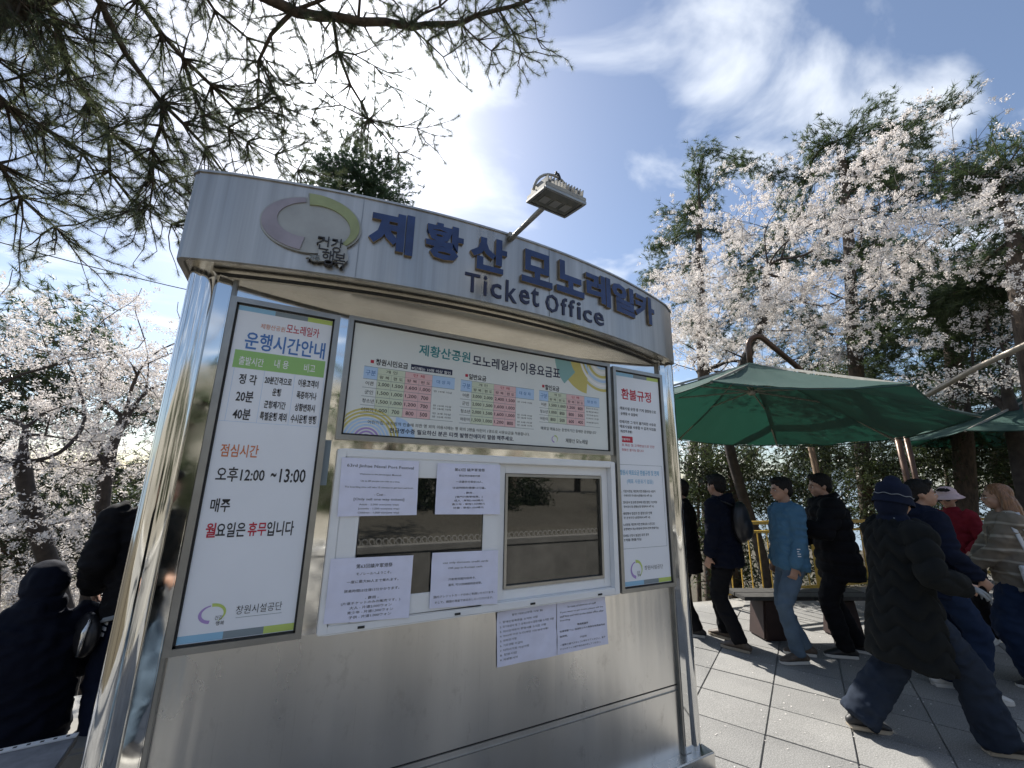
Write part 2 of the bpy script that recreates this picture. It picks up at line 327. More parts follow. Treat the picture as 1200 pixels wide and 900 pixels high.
for k in range(5):
    mb = MB(); mb.box((0, 0, 0), (.447, .484, .04)); o = mb.build('paving_slab', 'granite', pv, bevel=.003); protos.append(o)
rest = MB()
for k, (d, c) in enumerate(slabs):
    z = -.02+random.uniform(-.0015, .0015)+.02-.02
    tilt = (random.uniform(-.002, .002), random.uniform(-.002, .002), GA)
    if k < 300:
        o = protos[k] if k < 5 else copy_obj(protos[k % 5], pv)
        o.location = (c.x, c.y, z); o.rotation_euler = tilt
    else: rest.box((c.x, c.y, z), (.447, .484, .04), GA)
if rest.v: rest.build('paving_slab', 'granite', pv, kind='stuff')

# low retaining wall behind the viewer with its cast scroll cresting (the window mirrors it)
rw = empty('retaining_wall', (2, -1.7, 0), label='low concrete retaining wall with a scroll cresting, mirrored in the ticket window', cat='wall')
b = MB(); b.box((0, 0, .36), (18, .22, .78)); b.build('wall_body', 'concrete', rw); b = MB(); b.box((0, 0, .78), (18, .28, .06)); b.build('coping', 'concrete', rw)
b = MB()
for i in range(210):
    x0 = -9+i*.086; pts = [Vector((x0+.055*math.cos(t)*(1-t/9)+.02*t/3, 0, .86+.05*math.sin(t)*(1-t/12))) for t in np.linspace(-.5, 4.2, 7)]
    b.tube(pts, .008, 4)
b.box((0, 0, .82), (18, .02, .02)); b.build('scroll_cresting', 'sole_white', rw, kind='stuff')

# ------------------------------------------------------------ ticket booth
ZB, ZT = EYE+.865, EYE+1.272          # fascia underside and top
fy = lambda x: 1.717+.117*(x-.9)**2   # fascia front in plan
BX0, BX1 = -.44, 2.40; BY1 = 3.75
booth = empty('ticket_booth', (.98, WALL, 0), label='stainless steel ticket booth with a curved fascia and two service windows', cat='booth')
bl = booth.location.copy(); off = Matrix.Translation(-bl)
def part(mb, name, m, parent=booth, **k):       # parts are modelled in world metres, then hung on the booth
    o = mb.build(name, m, parent, **k)
    if parent is booth: o.matrix_parent_inverse = off
    return o
# window opening in the front wall
WTL, WBR = on_wall(394.4, 526.8), on_wall(720, 692)
wx0, wx1, wz0, wz1 = .172, 1.795, 1.02, 1.782
b = MB()
def wallrect(x0, x1, z0, z1, y0=WALL, y1=WALL+.05): b.box(((x0+x1)/2, (y0+y1)/2, (z0+z1)/2), (x1-x0, y1-y0, z1-z0))
PX0, PX1 = -.325, 2.30
zs = .46
wallrect(PX0, PX1, wz1, ZB+.05); wallrect(PX0, wx0, wz0, wz1); wallrect(wx1, PX1, wz0, wz1)
part(b, 'upper_panel', 'mirror_steel')
b = MB(); wallrect(PX0, PX1, zs+.004, wz0); part(b, 'front_panel', 'panel_steel')
b = MB(); wallrect(PX0, PX1, .10, zs-.004); part(b, 'front_panel', 'panel_steel')
b = MB(); b.box(((PX0+PX1)/2, WALL+.02, zs), (PX1-PX0, .03, .012)); part(b, 'panel_seam', 'dark_joint')
b = MB(); b.box(((PX0+PX1)/2, WALL-.003, zs-.03), (PX1-PX0, .006, .004)); part(b, 'crease', 'edge_steel')
b = MB(); b.box(((BX0+BX1)/2, WALL+.8, .05), (BX1-BX0+.1, 1.75, .1)); part(b, 'plinth', 'panel_steel', bevel=.006)
# corner posts: polished tube with flat strips
def post(xc, s):
    b = MB(); b.tube([(xc, WALL+.035, .10), (xc, WALL+.035, ZB+.02)], .062, 28); part(b, 'corner_post', 'mirror_steel', smooth=R(40))
    b = MB(); b.box((xc-s*.075, WALL-.004, (ZB+.1)/2), (.055, .03, ZB-.1)); part(b, 'corner_strip', 'mirror_steel', bevel=.004)
    b = MB(); b.box((xc-s*.112, WALL-.008, (ZB+.1)/2), (.016, .024, ZB-.1)); part(b, 'trim_strip', 'edge_steel', bevel=.003)
post(BX0+.005, -1); post(BX1-.03, 1)
b = MB(); b.box((BX0+.01, (WALL+BY1)/2+.06, (ZB+.1)/2), (.04, BY1-WALL-.1, ZB-.1)); part(b, 'side_wall', 'panel_steel')
b = MB(); b.box((BX1-.03, (WALL+BY1)/2+.06, (ZB+.1)/2), (.04, BY1-WALL-.1, ZB-.1)); part(b, 'side_wall', 'panel_steel')
b = MB(); b.box(((BX0+BX1)/2, BY1, (ZB+.1)/2), (BX1-BX0, .04, ZB-.1)); part(b, 'rear_wall', 'panel_steel')
# dark room behind the glass: floor, counter, back partition
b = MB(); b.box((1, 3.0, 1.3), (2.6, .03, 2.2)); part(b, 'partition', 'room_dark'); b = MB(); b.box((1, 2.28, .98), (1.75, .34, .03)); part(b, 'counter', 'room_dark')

# fascia ring
def offset_outline(ins, n=40):
    """plan outline of the roof: curved front with rounded corners and a straight back"""
    xa, xb = -.53+ins, 2.41-ins; P = []
    for i in range(n+1):
        x_ = xa+(xb-xa)*i/n; P.append((x_, fy(x_)+ins))
    rr = .05
    P = [(P[0][0], P[0][1]+rr), (P[0][0]+.004, P[0][1]+.02)]+[(xa+.022, fy(xa)+ins-.002)]+P[2:-2]+[(xb-.07, fy(xb)+ins-.008), (xb-.035, fy(xb)+ins+.006), (xb-.012, fy(xb)+ins+.028), (xb, P[-1][1]+.075)]
    P += [(xb, BY1+.15-ins), (xa, BY1+.15-ins)]
    return P
P = offset_outline(0); n = len(P)
b = MB(); V = [(*p, ZB) for p in P]+[(*p, ZT) for p in P]; b.add(V, [(i, (i+1) % n, n+(i+1) % n, n+i) for i in range(n)])
Q = offset_outline(.02); V = [(*p, ZB) for p in Q]+[(*p, ZT) for p in Q]; b.add(V, [((i+1) % n, i, n+i, n+(i+1) % n) for i in range(n)])
V = [(*p, ZB) for p in P]+[(*p, ZB) for p in Q]; b.add(V, [(i, n+i, n+(i+1) % n, (i+1) % n) for i in range(n)])
V = [(*p, ZT) for p in P]+[(*p, ZT) for p in Q]; b.add(V, [(i, (i+1) % n, n+(i+1) % n, n+i) for i in range(n)])
fas = part(b, 'fascia', 'fascia_steel', smooth=R(30))
b = MB(); b.prism(offset_outline(.021), ZB+.012, ZB+.03); part(b, 'soffit', 'soffit_steel')
b = MB(); b.prism(offset_outline(.13)[1:-1] if False else [(-.40, 1.97)]+[(x_, fy(x_)+.13) for x_ in np.linspace(-.38, 2.30, 30)]+[(2.33, 2.04), (2.33, 2.2), (-.40, 2.2)], ZB-.022, ZB+.014); part(b, 'soffit_step', 'soffit_steel')
b = MB(); b.tube([(x_, fy(x_)+.124, ZB-.004) for x_ in np.linspace(-.38, 2.30, 30)], .007, 5); part(b, 'soffit_joint', 'dark_joint')
b = MB(); b.prism(offset_outline(.022), ZT-.06, ZT-.04); part(b, 'roof', 'fascia_steel')
b = MB()
for i in range(len(P)-1):
    b.bar((*P[i], ZT+.003), (*P[i+1], ZT+.003), .014, .01)
part(b, 'fascia_rim', 'fascia_steel')
# weld seams on the fascia
for xx in (.14, 1.12):
    b = MB(); b.box((xx, fy(xx)-.001, (ZB+ZT)/2), (.004, .004, ZT-ZB-.01)); part(b, 'weld_seam', 'edge_steel')

def on_fascia(px, py, proud=0):
    r = ray(px, py); k = 1.9/r.y
    for _ in range(30): k += (fy(r.x*k)-proud-r.y*k)/r.y*.7
    return r.x*k, EYE+r.z*k
def fascia_letters(s, px0, py0, px1, py1, name, mf, ms, depth, parent=booth, bold=.03, label=None):
    """one raised character; box in the photograph given by its four sides"""
    cx, cz = on_fascia((px0+px1)/2, (py0+py1)/2, depth); xl, _ = on_fascia(px0, (py0+py1)/2, depth); xr, _ = on_fascia(px1, (py0+py1)/2, depth)
    _, zt = on_fascia((px0+px1)/2, py0, depth); _, zb = on_fascia((px0+px1)/2, py1, depth)
    V, F = glyphs(s, bold, .5)
    lo = V.min(0); hi = V.max(0); ww = (xr-xl); hh = (zt-zb)
    X = cx+((V[:, 0]-lo[0])/(hi[0]-lo[0])-.5)*ww; Z = cz+((V[:, 1]-lo[1])/(hi[1]-lo[1])-.5)*hh
    D = np.where(V[:, 2] > 0, depth, .001)
    Y = fy(X)-D
    me = bpy.data.meshes.new(name); me.from_pydata(np.stack([X, Y, Z], 1).tolist(), [], F); me.update()
    o = bpy.data.objects.new(name, me); COL.objects.link(o); o.parent = parent; o.matrix_parent_inverse = off
    me.materials.append(M[mf]); me.materials.append(M[ms])
    for p in me.polygons: p.material_index = 1 if abs(p.normal.y) < .7 else 0
    if label: o['label'] = label
    return o
for s, a, bb, c, d in (('제', 433, 246, 486, 297), ('황', 499, 261, 544, 306), ('산', 552, 276, 595, 319), ('모', 612, 294, 648, 335), ('노', 653, 307, 685, 346),
                       ('레', 688, 320, 716, 357), ('일', 718, 333, 744, 368), ('카', 745, 345, 767, 378)):
    sh = (d-bb)*.03   # the boxes are those of slanted characters
    fascia_letters(s, a, bb+sh, c, d-sh, 'letter', 'letter_navy', 'letter_side', .016, bold=.04)
lets = [('T', 545, 563, 319, 343), ('i', 567, 571, 322, 347), ('c', 575, 588, 331, 350), ('k', 593, 606, 328, 355), ('e', 609, 621, 338, 357), ('t', 623, 632, 336, 360),
        ('O', 640, 655, 344, 367), ('f', 658, 665, 348, 370), ('f', 667, 674, 350, 372), ('i', 677, 681, 353, 375), ('c', 684, 694, 362, 378), ('e', 697, 708, 365, 382)]
for s, a, c, bb, d in lets: fascia_letters(s, a, bb+1, c, d-1, 'letter', 'ink_navy', 'ink_navy', .005, bold=.012)

# city emblem: an open ring of two swooshes on a grey backing
def swoosh(a0, a1, r0, r1, w0, w1, n=26):
    """half-ring between angles with changing width, in unit ellipse coordinates"""
    o_, i_ = [], []
    for k in range(n+1):
        t = k/n; a = a0+(a1-a0)*t; wd = w0+(w1-w0)*t
        o_.append((r0*math.cos(a), r1*math.sin(a))); i_.append(((r0-wd)*math.cos(a), (r1-wd)*math.sin(a)))
    return o_+i_[::-1]
ex0, ez0 = on_fascia(306, 250); ex1, ez1 = on_fascia(420, 262); _, etz = on_fascia(355, 232); _, ebz = on_fascia(355, 297)
ecx = (ex0+ex1)/2; ecz = (etz+ebz)/2; ew = (ex1-ex0)/2; eh = (etz-ebz)/2
emb = empty('emblem', (0, 0, 0), parent=booth); emb.matrix_parent_inverse = off
def emb_part(poly, name, m, d0, d1, sc=1, label=None):
    pts = []
    n = len(poly); xs_ = [ecx+p[0]*ew for p in poly]; zs_ = [ecz+p[1]*eh for p in poly]
    V = [(x_, fy(x_)-d0, z_) for x_, z_ in zip(xs_, zs_)]+[(x_, fy(x_)-d1, z_) for x_, z_ in zip(xs_, zs_)]
    h = n//2
    F = [(i, i+1, n-2-i, n-1-i) for i in range(h-1)]+[(n+n-1-i, n+n-2-i, n+i+1, n+i) for i in range(h-1)]+[(i, (i+1) % n, n+(i+1) % n, n+i) for i in range(n)]
    mb = MB(); mb.add(V, F); o = mb.build(name, m, emb); 
    if label: o['label'] = label
disc = [(math.cos(a), math.sin(a)) for a in np.linspace(PI/2, -PI/2, 30)]
full = [(math.cos(a), math.sin(a)*1.0) for a in np.linspace(PI/2, PI*1.5, 30)]
emb_part([(x_, z_) for x_, z_ in [(math.cos(a)*1.0, math.sin(a)) for a in np.linspace(0, PI, 30)]]+[(math.cos(a), math.sin(a)) for a in np.linspace(PI, 2*PI, 30)], 'backing', 'emblem_grey', .001, .014)
emb_part(swoosh(R(100), R(262), .97, .95, .16, .46), 'mauve_swoosh', 'emblem_mauve', .014, .019)
g = swoosh(R(96), R(-58), 1.03, 1.02, .42, .06); emb_part([(x_, z_+.10) for x_, z_ in g], 'green_swoosh', 'emblem_green', .014, .021)
emb_part([(x_*1.05, z_*1.04+.10) for x_, z_ in swoosh(R(97), R(-60), 1.03, 1.02, .46, .06)], 'swoosh_backing', 'emblem_grey', .002, .0135)
# slogan plate under the ring
sx0, sz1_ = on_fascia(362, 277, .03); sx1, sz0_ = on_fascia(407, 311, .03)
pl = [(sx0+.0, sz0_+.02), (sx0+.03, sz0_+.0), (sx0+.12, sz0_+.015), (sx1-.03, sz0_-.015), (sx1, sz0_+.03), (sx1-.01, sz0_+.09), (sx1-.03, sz1_-.01), (sx0+.08, sz1_), (sx0+.04, sz1_-.02), (sx0+.045, sz1_-.08), (sx0, sz1_-.1)]
n = len(pl); mb = MB(); mb.add([(x_, fy(x_)-.012, z_) for x_, z_ in pl]+[(x_, fy(x_)-.026, z_) for x_, z_ in pl], [tuple(range(n)), tuple(range(2*n-1, n-1, -1))]+[(i, (i+1) % n, n+(i+1) % n, n+i) for i in range(n)]); mb.build('slogan_plate', 'emblem_grey', emb)
for s, a, c, bb, d in (('건', 371, 386, 276, 292), ('강', 388, 402, 279, 296), ('행', 377, 391, 293, 310), ('복', 391, 405, 296, 313), ('가득', 362, 375, 298, 306)):
    fascia_letters(s, a, bb, c, d, 'letter', 'ink_black' if s != '가득' else 'ink_grey', 'ink_black', .03, bold=.0)

# ------------------------------------------------------------ printed boards
def W(px, py): p = on_wall(px, py); return p.x, p.z
class Board:
    """a printed board on the front wall: aluminium frame, sheet, print"""
    def __init__(s, x0, x1, z0, z1, label, sheet='poster_sheet', frame=.026, ysheet=WALL-.016, parent=booth):
        s.e = empty('notice_board' , (0, 0, 0), parent=parent); s.e.matrix_parent_inverse = off; s.e['label'] = label
        s.y = ysheet; s.x0, s.x1, s.z0, s.z1 = x0, x1, z0, z1; s.mb = {}
        b = MB(); b.box(((x0+x1)/2, (ysheet+WALL)/2, (z0+z1)/2), (x1-x0, WALL-ysheet, z1-z0)); b.build('printed_sheet', sheet, s.e)
        f = frame
        b = MB(); yy = WALL-.014; t = .03
        for c, d in (((x0-f/2, (z0+z1)/2), (f, z1-z0+2*f)), ((x1+f/2, (z0+z1)/2), (f, z1-z0+2*f)), (((x0+x1)/2, z1+f/2), (x1-x0, f)), (((x0+x1)/2, z0-f/2), (x1-x0, f))):
            b.box((c[0], yy, c[1]), (d[0], t, d[1]))
        b.build('frame', 'aluminium_frame', s.e)
        b = MB(); e = .004
        for c, d in (((x0+e, (z0+z1)/2), (2*e, z1-z0)), ((x1-e, (z0+z1)/2), (2*e, z1-z0)), (((x0+x1)/2, z1-e), (x1-x0, 2*e)), (((x0+x1)/2, z0+e), (x1-x0, 2*e))):
            b.box((c[0], ysheet-.002, c[1]), (d[0], .003, d[1]))
        b.build('gasket', 'dark_joint', s.e)
    def ink(s, m): return s.mb.setdefault(m, MB())
    def text(s, t, a, c, hpx, m='ink_black', bold=.012, shear=0):
        """t runs from photo point a to photo point c (middle of its left and right ends), hpx tall in the photo"""
        (ax, az), (cx, cz) = W(*a), W(*c); mx_, mz_ = (ax+cx)/2, (az+cz)/2
        pm = ((a[0]+c[0])/2, (a[1]+c[1])/2); h = abs(W(pm[0], pm[1]-hpx/2)[1]-W(pm[0], pm[1]+hpx/2)[1])
        k = s.y/WALL
        put_text(s.ink(m), t, (mx_*k, EYE+(mz_-EYE)*k), (cx-ax), h, s.y-.0012, bold, shear)
    def rect(s, x0, x1, z0, z1, m, lift=.0006):
        s.ink(m).add([(x0, s.y-lift, z0), (x1, s.y-lift, z0), (x1, s.y-lift, z1), (x0, s.y-lift, z1)], [(0, 1, 2, 3)])
    def poly(s, pts, m, lift=.0008): s.ink(m).add([(p[0], s.y-lift, p[1]) for p in pts], [tuple(range(len(pts)))])
    def arc(s, c, r0, r1, a0, a1, m, lift, n=20):
        P = []
        for k in range(n+1):
            a = a0+(a1-a0)*k/n
            for r in (r0, r1):
                P.append((min(max(c[0]+r*math.cos(a), s.x0+.008), s.x1-.008), s.y-lift, min(max(c[1]+r*math.sin(a), s.z0+.008), s.z1-.008)))
        s.ink(m).add(P, [(2*k, 2*k+1, 2*k+3, 2*k+2) for k in range(n)])
    def done(s):
        for m, mb in s.mb.items(): mb.build('print', m, s.e, kind='stuff')
    def emblem(s, c, w, h):
        for g, m in ((swoosh(R(100), R(262), .97, .95, .12, .34), 'ink_purple'), ([(x_, z_+.12) for x_, z_ in swoosh(R(96), R(-58), 1, 1, .36, .06)], 'ink_lime')):
            n = len(g); s.ink(m).add([(c[0]+x_*w, s.y-.0008, c[1]+z_*h) for x_, z_ in g], [(i, i+1, n-2-i, n-1-i) for i in range(n//2-1)])
def zo(ox, oy, k): return lambda x, y: (ox+x/k, oy+y/k)

# left board: running times
B1 = Board(-.303, .092, 1.042, 2.393, 'tall white timetable board on the left of the booth', frame=.024)
q = zo(200, 340, 4.09)
for i, m in enumerate(('ink_skyblue', 'ink_grey', 'ink_lime')):
    a = -.295+(.379)*[0, .37, .72][i]; c = -.295+.379*[.37, .72, 1][i]
    B1.rect(a, c, 2.362, 2.384, m); B1.rect(a, c, 1.052, 1.078, m)
T = B1.text
T('제황산공원', q(433, 172), q(548, 190), 6, 'ink_orange', 0); T('모노레일카', q(556, 188), q(712, 205), 11, 'ink_red', .008)
T('운행시간안내', q(358, 240), q(738, 292), 20, 'ink_blue', .018)
x0, z1 = W(*q(312, 288)); x1, z1b = W(*q(741, 345)); _, z0 = W(*q(300, 372)); B1.rect(x0, x1, z0, (z1+z1b)/2, 'ink_green')
T('출발시간', q(328, 335), q(445, 350), 10, 'ink_white', .01); T('내 용', q(498, 350), q(565, 362), 10, 'ink_white', .01); T('비고', q(640, 370), q(692, 380), 10, 'ink_white', .01)
T('정 각', q(328, 422), q(412, 434), 12, bold=.02); T('20분', q(314, 505), q(396, 514), 13, bold=.02); T('40분', q(298, 590), q(382, 598), 13, bold=.02)
for t, a, c, h in (('20분간격으로', (452, 430), (580, 442), 9), ('운행', (488, 488), (528, 492), 9), ('군항제기간', (448, 546), (550, 555), 9), ('특별운행 제외', (428, 602), (555, 611), 10),
                   ('이용고객이', (612, 444), (708, 454), 9), ('폭증하거나', (604, 502), (698, 510), 9), ('상황변화시', (595, 560), (690, 568), 9), ('수시운행 병행', (576, 614), (696, 624), 10)):
    T(t, q(*a), q(*c), h, bold=.022)
zz = W(*q(280, 630))[1]
for xx in (W(*q(262, 620))[0], W(*q(414, 620))[0]+.0, W(*q(562, 640))[0], W(*q(705, 650))[0]): B1.rect(xx, xx+.0012, zz, z0, 'ink_pale_blue')
B1.rect(x0-.02, x1, zz, zz+.0012, 'ink_pale_blue')
T('점심시간', q(240, 765), q(420, 775), 15, 'ink_orange', .014)
q = zo(190, 540, 3.752)
T('오후12:00', q(238, 58), q(450, 62), 17, bold=.014); T('~', q(478, 62), q(502, 63), 5, bold=.02); T('13:00', q(518, 65), q(630, 67), 16, bold=.014)
T('매주', q(213, 195), q(299, 195), 16, bold=.016)
T('월', q(191, 306), q(236, 305), 17, 'ink_red', .02); T('요일은', q(238, 304), q(366, 302), 17, bold=.016); T('휴무', q(378, 300), q(458, 299), 16, 'ink_red', .02); T('입니다', q(461, 298), q(578, 296), 17, bold=.016)
c = W(*q(222, 670)); B1.emblem(c, .044, .034); T('건강', q(232, 690), q(265, 688), 5, bold=0); T('행복', q(235, 714), q(272, 712), 5, bold=0)
T('창원시설공단', q(326, 655), q(526, 638), 10, bold=-.004); a0 = W(*q(325, 682)); a1 = W(*q(525, 664)); B1.rect(a0[0], a1[0], a0[1]-.003, a0[1]-.0015, 'ink_grey')
B1.done()

# fare board
FX0, FX1, FZ0, FZ1 = .178, 1.770, 1.848, 2.408
B2 = Board(FX0, FX1, FZ0, FZ1, 'wide fare table board above the service windows', sheet='board_sheet', frame=.022)
T = B2.text; q4 = zo(390, 370, 5.624); q5 = zo(550, 370, 5.294)
for k in range(9): B2.arc((.29, 1.83), .02+.0155*k, .02+.0155*k+.009, R(10), R(170), ('ink_purple', 'ink_pale_blue', 'ink_ochre')[k//3], .0003+.00002*k)
B2.arc((.42, 1.85), 0, .10, R(0), R(90), 'ink_pale_blue', .0002)
B2.arc((1.62, 2.42), 0, .215, R(180), R(265), 'ink_ochre', .0002); B2.arc((1.60, 2.42), .12, .24, R(180), R(225), 'ink_pale_teal', .00025)
for k in range(6): B2.arc((1.73, 2.44), .04+.03*k, .058+.03*k, R(185), R(320), ('ink_pale_blue', 'ink_white', 'ink_ochre')[k % 3], .0003+.00002*k)
T('제황산공원', q4(570, 225), q4(905, 275), 13, 'ink_teal', .018)
T('모노레일카', q5(22, 278), q5(298, 318), 12.5, 'ink_navy', .018); T('이용요금표', q5(318, 322), q5(562, 358), 13, 'ink_navy', .018)
def sq(p): x_, z_ = W(*p); B2.rect(x_-.008, x_+.008, z_-.008, z_+.008, 'ink_red')
sq(q4(257, 307)); T('창원시민요금', q4(285, 303), q4(495, 334), 7.5, bold=.02)
a = W(*q4(510, 343)); c = W(*q4(781, 378)); B2.rect(a[0], c[0], (a[1]+c[1])/2-.015, (a[1]+c[1])/2+.015, 'ink_navy'); T('※단체는 10명 이상 할인', q4(520, 344), q4(776, 378), 3.6, 'ink_white', .01)
sq(q4(875, 398)); T('일반요금', q5(-3, 376), q5(104, 392), 6.4, bold=.02); sq(q5(450, 440)); T('할인요금', q5(470, 443), q5(557, 455), 6, bold=.02)
def table(x0, x1, z0, z1, rows, audience):
    nr = len(rows); cols = [0, .14, .285, .43, .585, .735, 1]; hh = (z1-z0)/(nr+1.45); hd = hh*1.45
    X = [x0+(x1-x0)*c for c in cols]; ztop = z1-hd
    B2.rect(X[0], X[1], ztop, z1, 'ink_pale_blue', .0004); B2.rect(X[5], X[6], ztop, z1, 'ink_pale_blue', .0004); B2.rect(X[1], X[3], z0, z1, 'ink_pale_green', .0004); B2.rect(X[3], X[5], z0, z1, 'ink_pale_pink', .0004)
    K = B2.ink('ink_grey'); t = .0009
    for i in range(nr+1): zz = ztop-hh*i; B2.rect(X[0], X[6] if i in (0, nr) else X[5], zz-t, zz+t, 'ink_grey', .0007)
    B2.rect(X[0], X[6], z1-t, z1+t, 'ink_grey', .0007); B2.rect(X[1], X[5], z1-hd*.5-t/2, z1-hd*.5+t/2, 'ink_grey', .0007)
    for i in (1, 2, 3, 4, 5): B2.rect(X[i]-t/2, X[i]+t/2, z0, z1 if i in (1, 3, 5) else z1-hd/2, 'ink_grey', .0007)
    def cell(s_, i, zc, w_, h_, m='ink_black', i2=None, bold=.0): put_text(B2.ink(m), s_, ((X[i]+X[i2 or i+1])/2, zc), (X[i2 or i+1]-X[i])*w_, h_, B2.y-.0012, bold)
    cell('구분', 0, ztop+hd/2, .72, hh*.62, 'ink_blue'); cell('개 인', 1, z1-hd*.25, .4, hh*.38, i2=3); cell('단 체', 3, z1-hd*.25, .4, hh*.38, 'ink_red', i2=5); cell('대 상 자', 5, ztop+hd/2, .62, hh*.46, 'ink_blue')
    for i in (1, 3): cell('왕 복', i, z1-hd*.75, .7, hh*.38); cell('편 도', i+1, z1-hd*.75, .7, hh*.38)
    for r_, row in enumerate(rows):
        zc = ztop-hh*(r_+.5)
        cell(row[0], 0, zc, .82 if len(row[0]) > 2 else .6, hh*.46)
        for i, v in enumerate(row[1:]): cell(v, i+1, zc, .8 if len(v) > 3 else .55, hh*.46, 'ink_black', bold=.004)
    for zc, s_ in audience: cell(s_, 5, ztop-hh*zc, .8, hh*.22, bold=0)
aud = [(.5, '만 19세 이상'), (2.25, '만 13세 이상'), (2.62, '만 18세 이하'), (3.2, '만 3세 이상'), (3.6, '만 12세 이하')]
def tb(qa, a, qc, c, rows, au):
    p, r_ = W(*qa(*a)), W(*qc(*c)); table(p[0], r_[0], r_[1], p[1], rows, au)
tb(q4, (205, 335), q4, (783, 700), [('어른', '2,000', '1,500', '1,600', '1,000'), ('군인', '1,500', '1,000', '1,200', '700'), ('청소년', '1,500', '1,000', '1,200', '700'), ('어린이', '1,000', '700', '800', '500')], aud)
tb(q4, (838, 425), q5, (391, 706), [('어른', '3,000', '2,000', '2,400', '1,500'), ('군인', '2,000', '1,500', '1,600', '1,000'), ('청소년', '2,000', '1,500', '1,600', '1,000'), ('어린이', '1,500', '1,000', '1,200', '800')], aud)
tb(q5, (425, 465), q5, (801, 696), [('어른', '1,500', '1,000', '1,200', '800'), ('청소년', '1,000', '800', '800', '500'), ('어린이', '800', '500', '600', '400')], [(.3, '창원시 내 외국인'), (.8, '등록장애인'), (1.3, '국가유공자'), (1.8, '다자녀 가정'), (2.4, '자원봉사자')])
T('어린이집, 유치원의 인솔에 의한 명 외의 이용시에는 명 외의 2명을 어린이 1명으로 사용요금을 적용합니다.', q4(235, 698), q5(370, 738), 4.2, bold=0)
T('현금영수증 필요하신 분은 티켓 발행전에', q4(375, 752), q4(948, 798), 5.6, 'ink_navy', .016); T('미리 말씀 해주세요.', q5(52, 745), q5(274, 768), 5.4, 'ink_navy', .016)
T('매표일 매표소는 운영하기간 중에만 운영됩니다', q5(445, 695), q5(785, 728), 3.6, bold=0)
B2.emblem(W(*q5(520, 768)), .022, .022); T('제황산 모노레일', q5(598, 772), q5(733, 786), 5, bold=.006)
B2.done()

# right board: refund rules
B3 = Board(1.842, 2.252, 1.040, 2.395, 'narrow white refund rules board at the right of the booth', frame=.024)
T = B3.text; q = zo(700, 420, 3.0)
for i, m in enumerate(('ink_skyblue', 'ink_grey', 'ink_lime')):
    a = 1.85+.394*[0, .4, .72][i]; c = 1.85+.394*[.4, .72, 1][i]; B3.rect(a, c, 2.362, 2.386, m); B3.rect(a, c, 1.05, 1.075, m)
T('환불규정', q(84, 122), q(188, 140), 12.5, 'ink_red', .02)
T('매표시설 운영 중 기계 결함등으로', q(80, 176), q(205, 188), 3.6, bold=.01); T('운행할 수 없을때', q(82, 194), q(140, 199), 3.4, bold=.01)
for t, a, c in (('천재지변 그 밖의 불가피한 사유로', (78, 222), (205, 234)), ('매표시설을 사용할 수 없게 되었을', (80, 239), (205, 250)), ('때(전액 환불)', (82, 256), (122, 260))): T(t, q(*a), q(*c), 3.6, bold=.01)
a = W(*q(80, 283)); c = W(*q(118, 287)); B3.rect(a[0], c[0], a[1]-.022, a[1]+.018, 'ink_red'); T('환불제외', q(84, 283), q(114, 286), 2.6, 'ink_white')
T('표 훼손 및 고객변심으로 인한', q(86, 303), q(200, 312), 3, 'ink_red', 0); T('환불은 불가능 합니다', q(86, 320), q(162, 326), 3, 'ink_red', 0)
a = W(*q(72, 372)); c = W(*q(238, 658))
for x0_, x1_, z0_, z1_ in ((a[0], c[0], a[1]-.002, a[1]), (a[0], c[0], c[1], c[1]+.002), (a[0], a[0]+.002, c[1], a[1]), (c[0]-.002, c[0], c[1], a[1])): B3.rect(x0_, x1_, z0_, z1_, 'ink_grey')
T('창원시 매표요금 환불규정 및 면제', q(80, 400), q(215, 405), 6.2, 'ink_skyblue', .02); T('(매표 사용표기 없음)', q(104, 432), q(196, 436), 6, 'ink_skyblue', .01)
yy = 466
for i, (t1, t2) in enumerate((('기준이전일, 제안에 의한 환불사유 사용이', '구매이후 미사용시(환불사유 4주 내)'), ('정비공사 및 운행 준비에 의한 결정, 기상악화', '장비공사 등 (환불신청 현장에서 4주 내)'), ('예방행사 점검의 한 결정으로 인해', '한 운영구간 (현장에서 4주 내)'), ('노선변동, 제안에 의한 변제사유 소관으로', '운행제한시 등(사용권에 한하여 전액 환불가능)'), ('모바일 신청시 발급된 표의 경우', '3개월 환불가능'))):
    y_ = yy+i*38.5; T(str(i+1)+'.', q(80, y_), q(86, y_), 3, bold=0); T(t1, q(91, y_), q(91+[112, 118, 100, 110, 90][i], y_+3), 3.2, bold=.008); T(t2, q(93, y_+16), q(93+[98, 105, 92, 122, 62][i], y_+18), 3.2, bold=.008)
B3.emblem(W(*q(131, 742)), .05, .052); T('건강', q(139, 752), q(150, 751), 3, bold=0); T('창원시설공단', q(166, 738), q(230, 728), 5, bold=-.004); T('행복', q(141, 762), q(152, 761), 3, bold=0)
B3.done()

